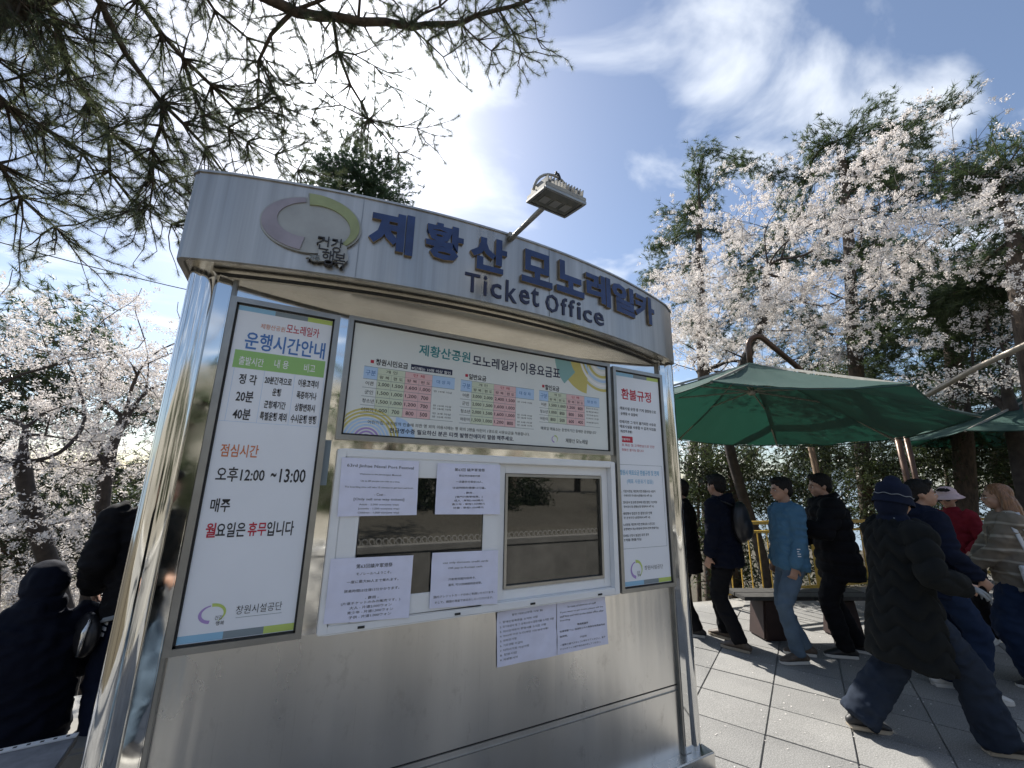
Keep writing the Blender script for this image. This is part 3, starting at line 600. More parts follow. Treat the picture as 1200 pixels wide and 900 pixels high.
# ------------------------------------------------------------ service windows
win = empty('service_window', (0, 0, 0), parent=booth); win.matrix_parent_inverse = off
b = MB(); yF = WALL-.018; tF = .05
def rectframe(b, x0, x1, z0, z1, w, y, t):
    for c, d in (((x0+w/2, (z0+z1)/2), (w, z1-z0)), ((x1-w/2, (z0+z1)/2), (w, z1-z0)), (((x0+x1)/2, z1-w/2), (x1-x0-2*w, w)), (((x0+x1)/2, z0+w/2), (x1-x0-2*w, w))):
        b.box((c[0], y, c[1]), (d[0], t, d[1]))
rectframe(b, wx0, wx1, wz0, wz1, .036, yF+.01, .06); b.build('outer_frame', 'white_pvc', win, bevel=.004)
gx = .985
b = MB(); rectframe(b, wx0+.037, gx, wz0+.037, wz1-.037, .085, yF-.002, .032); b.build('fixed_sash', 'white_pvc', win, bevel=.003)
b = MB(); rectframe(b, gx+.002, wx1-.037, wz0+.037, wz1-.037, .05, yF+.032, .032); b.build('sliding_sash', 'white_pvc', win, bevel=.003)
b = MB(); rectframe(b, gx+.054, wx1-.09, wz0+.09, wz1-.09, .014, yF+.026, .034); b.build('sash_gasket', 'aluminium_frame', win)
for x0_, x1_ in ((wx0+.12, gx-.083), (gx+.05, wx1-.086)):
    b = MB(); b.box(((x0_+x1_)/2, yF+.03 if x0_ > 1 else yF-.010, (wz0+wz1)/2), (x1_-x0_, .006, wz1-wz0-.17)); b.build('window_pane', 'dark_glass', win)
for px, py in ((422, 727), (533, 714), (620, 703), (698, 693)):
    p = on_wall(px, py); b = MB(); b.box((p.x, yF-.022, wz0+.014), (.028, .004, .009)); b.build('drain_cap', 'dark_joint', win)
b = MB(); b.box((.128, WALL-.004, 1.72), (.03, .008, .2)); part(b, 'name_tape', 'ink_grey')
# taped notices: slightly crumpled sheets of lilac paper with print
def sheet(name, label, corners, y, lines, tilt=0):
    """corners: photo points TL, TR, BR, BL; lines: (text, fx, fz, width fraction, height in metres)"""
    TL, TR, BR, BL = [Vector((W(*c)[0], 0, W(*c)[1])) for c in corners]; k = y/WALL
    for p in (TL, TR, BR, BL): p.x *= k; p.z = EYE+(p.z-EYE)*k
    e = empty(name, (TL.x, y, BL.z), label=label, cat='notice', group=None)
    n = 22; V = []; sd = random.random()*50
    def P(u, v): return (TL*(1-u)+TR*u)*(1-v)+(BL*(1-u)+BR*u)*v
    def bulge(u, v): return .0024+.0038*noise.noise(Vector((u*3.4+sd, v*3.4, 0)))+.0018*noise.noise(Vector((u*8+sd, v*8, 3)))+.004*max(0, abs(u-.5)*abs(v-.5)*4-.6)
    for j in range(n+1):
        for i in range(n+1):
            u, v = i/n, j/n; p = P(u, v); V.append((p.x-e.location.x, -.0024-bulge(u, v), p.z-e.location.z))
    F = [(j*(n+1)+i, j*(n+1)+i+1, (j+1)*(n+1)+i+1, (j+1)*(n+1)+i) for j in range(n) for i in range(n)]
    npmesh('paper_sheet', V, F, 'paper', e, smooth=True)
    mb = MB(); wd = (TR-TL).length; ax = (TR-TL).normalized(); az = (TL-BL).normalized()
    for t, fx, fz, wf, h in lines:
        V, F = glyphs(t, .004)
        if not len(V): continue
        lo = V.min(0); hi = V.max(0); wm = wf*wd; c = P(fx, fz)
        out = []
        for vx, vz, _ in V:
            a_ = ((vx-lo[0])/(hi[0]-lo[0])-.5)*wm; b_ = ((vz-lo[1])/(hi[1]-lo[1])-.5)*h
            p = c+ax*a_+az*b_; uu = min(1, max(0, fx+a_/wd)); vv = min(1, max(0, fz-b_/max(.01, (TL-BL).length))); out.append((p.x-e.location.x, -.0031-bulge(uu, vv), p.z-e.location.z))
        mb.add(out, F)
    mb.build('print', 'ink_black', e, kind='stuff')
    return e
q6 = zo(370, 520, 4.091); q7 = zo(560, 530, 3.461); YN = yF-.0205
sheet('english_notice', 'upper left lilac notice headed 63rd Jinhae Naval Port Festival', [q6(125, 65), q6(494, 85), q6(482, 341), q6(103, 349)], YN, [
    ('63rd Jinhae Naval Port Festival', .5, .14, .86, .017), ('Welcome to the Jehwangsan Monorail.', .5, .28, .54, .009), ('Up to 80 people can ride at a time.', .5, .40, .5, .009), ('The boarding time will take 15 minutes to get back and forth.', .5, .51, .88, .009),
    ('- Cost -', .5, .63, .14, .012), ('[Only sell one way tickets]', .5, .72, .64, .014), ('Adult - 2,000 won(one way)', .5, .81, .5, .010), ('Juvenile - 1,500 won(one way)', .5, .88, .52, .010), ('Children - 1,000 won(one way)', .5, .95, .52, .010)])
sheet('chinese_notice', 'upper right lilac notice in Chinese on the left window', [q6(583, 93), q6(883, 102), q6(880, 338), q6(569, 338)], YN, [
    ('第63回 鎮海軍港祭', .5, .12, .48, .016), ('歡迎來到單軌列車', .5, .24, .33, .010), ('一次最多可乘坐10人。', .5, .36, .42, .011), ('往返時間約需要15分鐘。', .5, .48, .52, .011), ('- 費用 -', .5, .58, .16, .010), ('[單門只賣單程票。]', .5, .66, .42, .011),
    ('成人 - 單程2,000韓元', .5, .73, .46, .010), ('青少年 - 單程1,500韓元', .5, .80, .52, .010), ('兒童 - 單程1,000韓元', .5, .87, .48, .010)])
sheet('japanese_notice', 'lower left lilac notice in Japanese listing fares in won', [q6(72, 551), q6(467, 533), q6(445, 832), q6(36, 864)], YN, [
    ('第63回鎮海軍港祭', .52, .14, .44, .018), ('モノレールへようこそ。', .52, .26, .42, .011), ('一度に最大80人まで乗れます。', .52, .38, .62, .012), ('搭乗時間は往復15分かかります。', .52, .52, .66, .012), ('- 費用 -', .52, .64, .16, .012),
    ('(片道チケットのみの販売です。)', .52, .71, .7, .013), ('大人 - 片道2,000ウォン', .52, .78, .5, .012), ('青少年 - 片道1,500ウォン', .52, .85, .54, .012), ('子供 - 片道1,000ウォン', .52, .92, .5, .012)])
sheet('card_notice', 'lower right lilac notice about credit cards and cash', [q6(557, 522), q6(873, 509), q6(868, 765), q6(543, 790)], YN, [
    ('use only domestic credit cards', .5, .20, .68, .011), ('OR pay in Korean cash.', .5, .30, .52, .011), ('只能使用國內信用卡,', .45, .50, .4, .011), ('還有, 可以用韓國現金結算。', .5, .60, .5, .011), ('国内クレジットカードのみご利用いただけます。', .5, .79, .9, .011), ('そして、韓国の現金であるおしらいただけます。', .5, .89, .86, .011)])
sheet('discount_notice', 'white notice listing nine numbered lines on the panel below the right window', [q7(75, 648), q7(316, 612), q7(318, 823), q7(76, 872)], WALL, [
    ('할인 대상(신분증 지참 필)', .5, .09, .52, .011)]+[(t, .5-(.9-w_)/2, .2+.085*i, w_, .0105) for i, (t, w_) in enumerate((('1. 장애인등록증을 소지한 사람', .62), ('2. 국가유공자 및 그 유족으로서 증명서를 소지한 사람', .9), ('3. 의사상자로서 증명서를 소지한 사람', .76), ('4. 만65세 이상 노인(해당 시민증명서필)', .8), ('5. 한부모가정', .26), ('6. 기초생활 수급자', .36), ('7. 다자녀가정 이상가정', .46), ('8. 창원시민', .26), ('9. 자원봉사자', .28)))])
sheet('staff_absence_notice', 'white notice headed in case of absence of staff on the panel below the right window', [q7(318, 611), q7(514, 585), q7(527, 776), q7(320, 822)], WALL, [
    ('In case of absence of staff', .5, .10, .58, .010), ('If you want to get down, please tell the', .5, .20, .88, .010), ('staff first and wait at the ticket office after', .5, .28, .9, .010), ('boarding.', .16, .36, .2, .010), ('職員暫離時', .5, .48, .22, .010), ('如果想要下山, 請通知工作人員後在售票處等候', .5, .57, .92, .010), ('後排隊。', .12, .66, .16, .010),
    ('不在時', .5, .74, .14, .010), ('一度降り道でスタッフに知らせてください。後チ', .5, .83, .92, .010), ('ケットオフィス前で待ち合わせしてください。', .45, .91, .82, .010)])

# ------------------------------------------------------------ floodlight over the fascia
lc = Vector((.849, 1.25, EYE+1.169))
fl = empty('floodlight', (0, 0, 0), label='square LED floodlight with cooling fins on an arm above the fascia', cat='floodlight')
root_ = Vector((*[on_fascia(598, 282)[0]], 1.74, ZT-.02))
def hb(mb, name, m, **k): return mb.build(name, m, fl, **k)
# lamp frame: u along the long side (towards the right), v towards the booth, nrm downwards facing the fascia
lu = Vector((1, .024, -.013)).normalized(); lv = Vector((-.02, .984, .176)); lv = (lv-lu*lv.dot(lu)).normalized(); ln = lu.cross(lv)
LM = Matrix((lu, lv, ln)).transposed()
LW, LD = .205, .152
b = MB(); b.box(lc, (LW, LD, .022), M4=LM); hb(b, 'housing', 'lamp_grey', bevel=.004)
b = MB(); b.box(lc-ln*.0135, (LW-.03, LD-.03, .006), M4=LM); hb(b, 'lamp_glass', 'lamp_glass')
for k in (-1, 0, 1):
    b = MB(); b.box(lc-ln*.018+lu*(k*.052)+lv*.005, (.034, .05, .004), M4=LM); hb(b, 'led_module', 'lamp_grey')
b = MB()
for c, d in (((0, LD/2-.005), (LW, .012)), ((0, -LD/2+.005), (LW, .012)), ((LW/2-.005, 0), (.012, LD-.022)), ((-LW/2+.005, 0), (.012, LD-.022))): b.box(lc-ln*.014+lu*c[0]+lv*c[1], (d[0], d[1], .01), M4=LM)
hb(b, 'bezel', 'aluminium_frame')
for k in range(13):
    b = MB(); b.box(lc+ln*.026+lu*(-LW/2+.015+k*(LW-.03)/12), (.004, LD-.02, .036), M4=LM); hb(b, 'cooling_fin', 'lamp_grey')
b = MB(); b.tube([lc+lu*(-.098*math.cos(t))+lv*.03+ln*(.02+.10*math.sin(t)) for t in np.linspace(0, PI, 14)], .006, 6); hb(b, 'bracket', 'lamp_grey', smooth=True)
b = MB(); b.tube([lc+lv*.03+lu*x_+ln*z_ for x_, z_ in ((0, .12), (.004, .138), (.012, .136), (.020, .120), (.022, .100), (.030, .085), (.030, .065), (.042, .045), (.045, .02))], [.004, .007, .006, .009, .006, .008, .006, .006, .005], 7); hb(b, 'cable', 'cable_black', smooth=True)
b = MB(); b.tube([root_, lc+lv*.068-lu*.012-ln*.004], .0125, 8); hb(b, 'arm', 'lamp_grey', smooth=True)
b = MB(); b.box(root_+Vector((0, -.03, .01)), (.04, .04, .03)); hb(b, 'clamp', 'lamp_grey', bevel=.003)
# ------------------------------------------------------------ trees
def grow(root_pts, root_r, targets, rs, jit=.12, seg=.35, tip_r=.004, expo=2.3, gravity=0.0):
    """a branching skeleton: the trunk polyline root_pts, then each target is joined to the nearest node.
    returns nodes (n,3), parent index, radius"""
    P = [np.array(root_pts[0], float)]; par = [-1]
    for p in root_pts[1:]:
        p = np.array(p, float); a = P[-1]; n = max(1, int(np.linalg.norm(p-a)/seg))
        for k in range(1, n+1):
            q = a+(p-a)*k/n
            if k < n: q = q+rs.normal(0, jit*.12, 3)
            P.append(q); par.append(len(P)-2)
    base = len(P); r0 = np.array(root_pts[0]); tp = P[-1]
    order = np.argsort([min(np.linalg.norm(t-q) for q in P[::3]) for t in targets]); tips = []
    A = np.zeros((len(P)+len(targets)*30, 3)); A[:len(P)] = P; cnt = len(P)
    for t in np.array(targets)[order]:
        D = np.linalg.norm(A[:cnt]-t, axis=1); 
        D2 = D+np.where(np.arange(cnt) < 3, 1.5, 0)
        i = int(np.argmin(D2)); d = D[i]
        if cnt+30 > len(A): A = np.vstack([A, np.zeros((3000, 3))])
        n = min(14, max(1, int(d/seg))); a = A[i].copy(); pd = A[i]-A[par[i]] if par[i] >= 0 else t-a
        pd = pd/(np.linalg.norm(pd)+1e-6)
        mid = a+pd*d*.25+(t-a)*.25+np.array([0, 0, .05*d]); last = i
        for k in range(1, n+1):
            u = k/n; q = a*(1-u)**2+mid*2*u*(1-u)+t*u*u+rs.normal(0, jit*.35*seg, 3)*(k < n)
            A[cnt] = q; par.append(last); last = cnt; cnt += 1
        tips.append(last)
    A = A[:cnt]; rad = np.zeros(cnt); ch = np.zeros(cnt, int)
    for i in range(1, cnt): ch[par[i]] += 1
    wt = np.ones(cnt); pa = np.array(par)
    for i in range(cnt-1, 0, -1): wt[par[i]] += wt[i]
    hv = np.full(cnt, -1); bw = np.zeros(cnt)
    for i in range(1, cnt):
        if wt[i] > bw[par[i]]: bw[par[i]] = wt[i]; hv[par[i]] = i
    mv = (np.arange(cnt) >= 1) & (hv >= 0)
    for _ in range(5):     # limbs straighten as they thicken
        B_ = A.copy(); k_ = np.clip(wt[mv]/25, .12, .8)[:, None]; B_[mv] = A[mv]*(1-k_)+(A[pa[mv]]+A[hv[mv]])*.5*k_; A = B_
    acc = np.where(ch == 0, tip_r**expo, 0.)
    for i in range(cnt-1, 0, -1): acc[par[i]] += acc[i]
    rad = acc**(1/expo); sc = root_r/rad[0]
    # near the trunk the radius goes to root_r, at the twigs it stays tip_r
    f = (rad-tip_r)/(rad[0]-tip_r+1e-9); rad = tip_r+(root_r-tip_r)*f**1.55
    return A, np.array(par), rad, tips
def skin_branches(A, par, rad, rmin=0, sides=(7, 5, 3)):
    V, F = [], []; n0 = 0
    idx = np.arange(1, len(A))
    a = A[par[idx]]; b = A[idx]; ra = rad[par[idx]]; rb = rad[idx]; ra = np.minimum(ra, rb*1.6+.004)
    d = b-a; ln_ = np.linalg.norm(d, axis=1, keepdims=True)+1e-9; d = d/ln_; b = b+d*rb[:, None]*.4
    up = np.where(np.abs(d[:, 2:3]) > .9, [[1., 0, 0]], [[0, 0, 1.]]); u = np.cross(d, up); u /= np.linalg.norm(u, axis=1, keepdims=True); v = np.cross(d, u)
    out = []; 
    for lo, hi, s in ((.03, 9, sides[0]), (.009, .03, sides[1]), (rmin, .009, sides[2])):
        m = (rb >= lo) & (rb < hi); k = m.sum()
        if not k: continue
        an = np.arange(s)*2*PI/s; c, sn = np.cos(an), np.sin(an)
        off_ = u[m][:, None]*c[None, :, None]+v[m][:, None]*sn[None, :, None]
        R0 = a[m][:, None]+off_*ra[m][:, None, None]; R1 = b[m][:, None]+off_*rb[m][:, None, None]
        vv = np.concatenate([R0, R1], 1).reshape(-1, 3); ii = np.arange(s); jj = (ii+1) % s
        f = np.stack([ii, jj, jj+s, ii+s], 1)[None]+(np.arange(k)*2*s)[:, None, None]
        V.append(vv); F.append(f.reshape(-1, 4)+n0); n0 += len(vv)
    return np.concatenate(V), np.concatenate(F)
def randrot(rs, n):
    q = rs.normal(size=(n, 4)); q /= np.linalg.norm(q, axis=1, keepdims=True); w_, x_, y_, z_ = q.T
    return np.stack([np.stack([1-2*(y_*y_+z_*z_), 2*(x_*y_-z_*w_), 2*(x_*z_+y_*w_)], -1), np.stack([2*(x_*y_+z_*w_), 1-2*(x_*x_+z_*z_), 2*(y_*z_-x_*w_)], -1), np.stack([2*(x_*z_-y_*w_), 2*(y_*z_+x_*w_), 1-2*(x_*x_+y_*y_)], -1)], 1)
def needle_tufts(P, D, rs, n=34, length=.085, width=.0028, spread=.75, sag=.0):
    """bundles of needles at points P pointing along D: one slim triangle each"""
    m = len(P); d = D[:, None, :]+rs.normal(0, spread, (m, n, 3)); d /= np.linalg.norm(d, axis=2, keepdims=True)
    l = length*rs.uniform(.65, 1.15, (m, n, 1)); s = np.cross(d, rs.normal(size=(m, n, 3))); s /= np.linalg.norm(s, axis=2, keepdims=True)
    b = P[:, None, :]-D[:, None, :]*rs.uniform(0, .07, (m, n, 1))*length/.085
    V = np.stack([b-s*width*.5, b+s*width*.5, b+d*l+np.array([0, 0, -sag])], 2).reshape(-1, 3)
    return V, np.arange(len(V)).reshape(-1, 3)
def leaves(P, rs, n=10, r=.1, size=.04, aspect=.5, flat=1.):
    """n small pointed leaves (a quad each) scattered round every point"""
    m = len(P); k = m*n; c = np.repeat(P, n, 0)+rs.normal(0, r*.55, (k, 3))*[1, 1, flat]; M_ = randrot(rs, k); s = size*rs.uniform(.6, 1.25, (k, 1))
    a = M_[:, :, 0]*s; b = M_[:, :, 1]*s*aspect; nrm = M_[:, :, 2]*s*.18
    V = np.stack([c-a, c+b*.5+nrm, c+a, c-b*.5+nrm], 1).reshape(-1, 3); return V, np.arange(len(V)).reshape(-1, 4)
def ellipsoid_pts(rs, blobs, n):
    w_ = np.array([b[1][0]*b[1][1]*b[1][2]*(b[2] if len(b) > 2 else 1) for b in blobs]); k = rs.choice(len(blobs), n, p=w_/w_.sum()); out = np.zeros((n, 3))
    for i in range(n):
        d = rs.normal(size=3); d /= np.linalg.norm(d); out[i] = np.array(blobs[k[i]][0])+d*rs.uniform(.15, 1)**.45*np.array(blobs[k[i]][1])
    return out
def twigs(A, par, rad, rs, per, length, rmax=.02):
    """points and directions scattered along the thin outer branches"""
    idx = np.nonzero(rad < rmax)[0]; idx = idx[idx > 0]; idx = np.repeat(idx, per); u = rs.uniform(0, 1, (len(idx), 1))
    a = A[par[idx]]; b = A[idx]; d = b-a; d /= np.linalg.norm(d, axis=1, keepdims=True)+1e-9
    return a*(1-u)+b*u, d
def ground_z(x, y):
    d = max(y-4.75+min(max(x-4, 0), 9)*.16, 0, max(x-13, -3.2-x, 0) if y > -1.5 else 0)
    return -.03-min(min(d, 1.5)*.5+d*.5, 30)
def V3(p): return np.array([p.x, p.y, p.z])
def make_tree(name, label, base, root_pts, root_r, blobs, ntarget, seed, crown, bark='bark', jit=.25, seg=.35, tip=.004, group=None, cat='tree', nmin=0.0):
    gz = ground_z(base[0], base[1])-.15
    if base[2] > gz and base[1] > -2:      # the slope falls away: the trunk reaches down to it
        base = (base[0], base[1], gz); root_pts = [base]+list(root_pts)
    rs = np.random.default_rng(seed); T_ = ellipsoid_pts(rs, blobs, ntarget) if ntarget else []
    if ntarget and len(crown) > 2 and crown[2] is not None: T_ = np.concatenate([T_, crown[2]])
    A, par, rad, tips = grow(root_pts, root_r, T_, rs, jit, seg, tip)
    t = empty(name, tuple(base), label=label, cat=cat, group=group); B0 = np.array(base)
    V, F = skin_branches(A-B0, par, rad); npmesh('trunk', V, F, bark, t, smooth=True)
    kind, kw = crown[0], crown[1]
    if kind == 'needles':
        per = kw.get('per', 1); P_, D_ = twigs(A, par, rad, rs, per, 0, kw.get('rmax', .012)); P_ = P_+rs.normal(0, kw.get('off', .05), P_.shape)
        D_ = D_+rs.normal(0, .35, D_.shape)+np.array([0, 0, kw.get('up', .15)]); D_ /= np.linalg.norm(D_, axis=1, keepdims=True)
        V, F = needle_tufts(P_-B0, D_, rs, kw.get('n', 30), kw.get('length', .085), kw.get('width', .003), kw.get('spread', .6)); m_ = kw.get('mat', 'pine_needles')
    elif kind == 'blossom':
        P_, D_ = twigs(A, par, rad, rs, kw.get('per', 3), 0, kw.get('rmax', .014)); P_ = P_+rs.normal(0, kw.get('off', .05), P_.shape)
        if 'keep' in kw:
            nz = np.array([.8*noise.noise(Vector(p)*1.2)+.8*noise.noise(Vector(p)*4.2) for p in P_]); P_ = P_[nz > kw['keep']]
        V, F = leaves(P_-B0, rs, kw.get('n', 12), kw.get('r', .05), kw.get('size', .017), .95); m_ = 'cherry_petals'
    elif kind == 'leaves':
        P_, D_ = twigs(A, par, rad, rs, kw.get('per', 3), 0, kw.get('rmax', .02)); P_ = P_+rs.normal(0, kw.get('off', .1), P_.shape)
        V, F = leaves(P_-B0, rs, kw.get('n', 10), kw.get('r', .12), kw.get('size', .05), kw.get('aspect', .5)); m_ = kw.get('mat', 'evergreen_leaves')
    else: return t
    npmesh('crown', V, F, m_, t, kind=None); print('TREE', name, len(A), 'nodes', len(F), 'faces'); return t
def pt(px, py, d): return V3(at(px, py, d))
def blob(px, py, d, rx, rz, ry=None, w=1): return (pt(px, py, d), (rx, ry or rx, rz), w)

# foreground pine at the upper left: its limbs reach over the viewer; every limb is one polyline in space
def limb_tree(name, label, base, trunk, limbs, root_r, seed, ntw, tuft, group=None, spread=.5, extra=None):
    rs = np.random.default_rng(seed); T_ = []
    for L_ in limbs:
        L_ = [np.array(p) for p in L_]
        for a, b_ in zip(L_[:-1], L_[1:]):
            n = max(1, int(np.linalg.norm(b_-a)/.3))
            for k in range(n):
                T_.append(a+(b_-a)*(k+1)/n+rs.normal(0, .02, 3))
    core = len(T_)
    A = [np.array(p, float) for p in trunk]; par = [-1]+list(range(len(A)-1)); rr = list(np.linspace(root_r, root_r*.35, len(A)))
    starts = []
    for L_, r0 in zip(limbs, tuft['r0']):
        L_ = [np.array(p) for p in L_]; i = int(np.argmin([np.linalg.norm(q-L_[0]) for q in A])); last = i
        pts = [L_[0]]
        for a, b_ in zip(L_[:-1], L_[1:]):
            n = max(1, int(np.linalg.norm(b_-a)/.16))
            for k in range(n): pts.append(a+(b_-a)*(k+1)/n+rs.normal(0, .012, 3))
        for k, p in enumerate(pts): A.append(p); par.append(last); last = len(A)-1; rr.append(r0*(1-.8*k/len(pts))+.003)
    nb = len(A); AA = np.array(A); R0 = np.array(rr)
    # side twigs: recursive sprays off the limbs
    lim = np.arange(len(trunk), nb)
    for g in range(ntw):
        i = int(rs.choice(lim)); p = AA[i]; d = AA[i]-AA[par[i]]; d /= np.linalg.norm(d)+1e-9
        s = rs.normal(size=3); s -= s@d*d; s /= np.linalg.norm(s); dirn = d*.55+s*.85+np.array([0, 0, -.1]); dirn /= np.linalg.norm(dirn)
        ln_ = rs.uniform(.25, .85)*spread*2; n = max(3, int(ln_/.12)); last = i; q = p.copy()
        for k in range(n):
            dirn = dirn+rs.normal(0, .22, 3); dirn /= np.linalg.norm(dirn); q = q+dirn*ln_/n; A.append(q.copy()); par.append(last); last = len(A)-1; rr.append(.0052*(1-.65*k/n))
            if rs.random() < .6:
                d2 = dirn+rs.normal(0, .7, 3); d2 /= np.linalg.norm(d2); q2 = q.copy(); l2 = last
                for kk in range(int(rs.integers(1, 4))): q2 = q2+(d2+rs.normal(0, .2, 3))*.07; A.append(q2.copy()); par.append(l2); l2 = len(A)-1; rr.append(.0022)
    A = np.array(A); par = np.array(par); rad = np.array(rr)
    t = empty(name, tuple(base), label=label, cat='tree', group=group); B0 = np.array(base)
    V, F = skin_branches(A-B0, par, rad); npmesh('trunk', V, F, 'bark', t, smooth=True)
    leaf = np.setdiff1d(np.arange(nb, len(A)), []); kids = np.bincount(par[1:], minlength=len(A)); tips = leaf[kids[leaf] == 0]; mids = leaf[(kids[leaf] > 0) & (rs.random(len(leaf)) < tuft.get('mid', .3))]
    idx = np.concatenate([tips, mids]); D_ = A[idx]-A[par[idx]]; D_ /= np.linalg.norm(D_, axis=1, keepdims=True)+1e-9
    V, F = needle_tufts(A[idx]-B0, D_, rs, tuft.get('n', 44), tuft.get('length', .075), tuft.get('width', .0022), tuft.get('spr', .65)); npmesh('crown', V, F, tuft.get('mat', 'pine_needles'), t)
    print('TREE', name, len(A), len(F)); return t
Q = pt
d0 = 4.6
limbs = [
 [Q(-60, -120, 4.2), Q(40, -20, 4.4), Q(58, 20, 4.5), Q(80, 80, 4.5), Q(128, 152, 4.6), Q(178, 192, 4.7), Q(222, 226, 4.9)],
 [Q(60, -80, 4.4), Q(115, 0, 4.4), Q(150, 62, 4.5), Q(190, 120, 4.6), Q(240, 172, 4.8), Q(262, 205, 5.0)],
 [Q(190, 120, 4.6), Q(180, 175, 4.6), Q(176, 240, 4.7)],
 [Q(128, 152, 4.6), Q(130, 200, 4.7), Q(150, 232, 4.8), Q(200, 262, 4.9)],
 [Q(130, -60, 4.8), Q(162, 0, 4.8), Q(214, 68, 4.9), Q(278, 130, 5.0), Q(320, 118, 5.1)],
 [Q(214, 68, 4.9), Q(240, 135, 5.0), Q(290, 165, 5.1), Q(350, 200, 5.2)],
 [Q(60, -80, 4.4), Q(10, 10, 4.3), Q(-10, 60, 4.2), Q(30, 95, 4.3)],
 [Q(-60, 60, 4.0), Q(0, 120, 4.2), Q(50, 150, 4.3), Q(95, 180, 4.4)],
 [Q(-70, 150, 4.0), Q(0, 190, 4.2), Q(25, 230, 4.3), Q(60, 262, 4.4)],
 [Q(-40, -60, 4.2), Q(20, 0, 4.3), Q(60, 40, 4.4)],
 [Q(200, -60, 5.2), Q(250, 10, 5.2), Q(290, 40, 5.3), Q(330, 95, 5.4)],
]
tbase = Vector((-3.6, .6, -.03)); tp_ = V3(at(-200, -220, 4.6))
limb_tree('pine_tree', 'pine tree overhanging the top left corner with dark crooked limbs', tbase, [tbase, (-3.5, .9, 1.6), (-3.3, 1.3, 3.2), tuple(tp_*.5+np.array([-3.3, 1.3, 3.2])*.5), tuple(tp_)], limbs, .10, 11, 470,
          dict(r0=[.024, .021, .011, .010, .02, .011, .015, .015, .012, .010, .012], mid=.62, n=66, length=.066, width=.0020, spr=.85), spread=.36)
limbs2 = [
 [Q(230, -90, 5.0), Q(300, -10, 5.0), Q(345, 12, 5.0), Q(420, 24, 5.1), Q(480, 30, 5.2), Q(540, 28, 5.3), Q(580, 14, 5.4), Q(618, -2, 5.5), Q(640, -12, 5.5)],
 [Q(390, 20, 5.1), Q(396, 60, 5.1), Q(412, 100, 5.2), Q(432, 140, 5.3), Q(468, 178, 5.4)],
 [Q(396, 60, 5.1), Q(440, 80, 5.2), Q(455, 100, 5.2)],
 [Q(432, 140, 5.3), Q(400, 125, 5.3), Q(368, 98, 5.3)],
 [Q(432, 140, 5.3), Q(465, 148, 5.4), Q(488, 152, 5.4)],
 [Q(345, 12, 5.0), Q(318, 40, 5.0), Q(305, 70, 5.1), Q(300, 115, 5.2)],
 [Q(305, 70, 5.1), Q(330, 125, 5.1), Q(365, 140, 5.2)],
 [Q(480, 30, 5.2), Q(500, 50, 5.2), Q(520, 66, 5.3)], [Q(540, 28, 5.3), Q(560, 50, 5.3), Q(575, 62, 5.3)], [Q(585, 12, 5.4), Q(604, 40, 5.4), Q(610, 62, 5.4)], [Q(612, 2, 5.5), Q(628, 22, 5.5), Q(630, 45, 5.5)],
 [Q(420, 24, 5.1), Q(425, 0, 5.1), Q(440, -30, 5.1)], [Q(480, 30, 5.2), Q(515, 5, 5.2), Q(540, -20, 5.2)], [Q(345, 12, 5.0), Q(400, -10, 5.0), Q(460, -5, 5.0)],
]
tb2 = Vector((-2.9, 3.4, -.03)); tp2 = limbs2[0][0]
limb_tree('pine_tree', 'pine whose long bough crosses the top of the sky beside the sun', tb2, [tb2, (-2.7, 3.3, 1.8), (-2.3, 3.0, 3.4), tuple(tp2*.5+np.array([-2.3, 3, 3.4])*.5), tuple(tp2)], limbs2, .15, 12, 230,
          dict(r0=[.045, .013, .006, .007, .006, .014, .008, .007, .006, .007, .006, .012, .010, .014], mid=.75, n=66, length=.062, width=.0021, spr=.8), spread=.3)
# broad dark conifer behind the booth roof
B_ = at(425, 600, 9.5); bx, by = B_.x, B_.y
make_tree('conifer_tree', 'dense dark conifer rising behind the booth roof left of the letters', (bx, by, -2.2), [(bx, by, -2.2), (bx, by, 2), tuple(pt(430, 210, 9.5)), tuple(pt(428, 165, 9.7))], .09,
          [blob(415, 235, 9.5, 1.25, 1.0), blob(440, 190, 9.6, .95, .75), blob(372, 215, 9.5, .65, .45), blob(470, 235, 9.5, .55, .5), blob(400, 280, 9.5, 1.4, .9)], 700, 21,
          ('needles', dict(mat='conifer_leaves', per=13, n=20, length=.10, width=.012, spread=.6, rmax=.02, off=.14)), seg=.3, jit=.15)
# cherry trees on the left
CT = [('cherry_tree', 'blossoming cherry with a leaning dark trunk at the left edge', (-3.9, 6.2, -1.2), [pt(95, 735, 6.8), pt(62, 668, 6.6), pt(38, 600, 6.5), pt(8, 530, 6.4), pt(2, 470, 6.5)],
       [blob(30, 430, 6.6, 1.5, .9), blob(-10, 520, 6.4, .9, 1.0), blob(60, 560, 6.8, 1.1, .8), blob(20, 650, 6.6, 1.0, .6), blob(40, 345, 7, 1.1, .4, w=.6)], 420, 31),
      ('cherry_tree', 'blossoming cherry between the leaning trunk and the booth', (-2.2, 7.4, -1.6), [pt(85, 790, 7.6), pt(112, 690, 7.5), pt(120, 620, 7.4), pt(128, 500, 7.4), pt(142, 450, 7.5)],
       [blob(150, 400, 7.8, 1.5, .9), blob(185, 480, 7.4, .9, 1.1), blob(100, 470, 7.4, 1.2, .9), blob(130, 580, 7.6, 1.3, .9), blob(90, 660, 7.8, 1.0, .7), blob(170, 335, 7.8, .9, .35, w=.8), blob(215, 420, 8, .8, 1.2)], 650, 32)]
for nm, lb, bs_, tr_, bl_, nt_, sd in CT:
    make_tree(nm, lb, tuple(tr_[0]), [tuple(p) for p in tr_], .085, bl_, nt_, sd, ('blossom', dict(per=7, n=22, r=.042, size=.016, rmax=.012, off=.11, keep=-.12)), bark='cherry_bark', jit=.35, seg=.22, tip=.0035, group=None)
rs_ = np.random.default_rng(5)
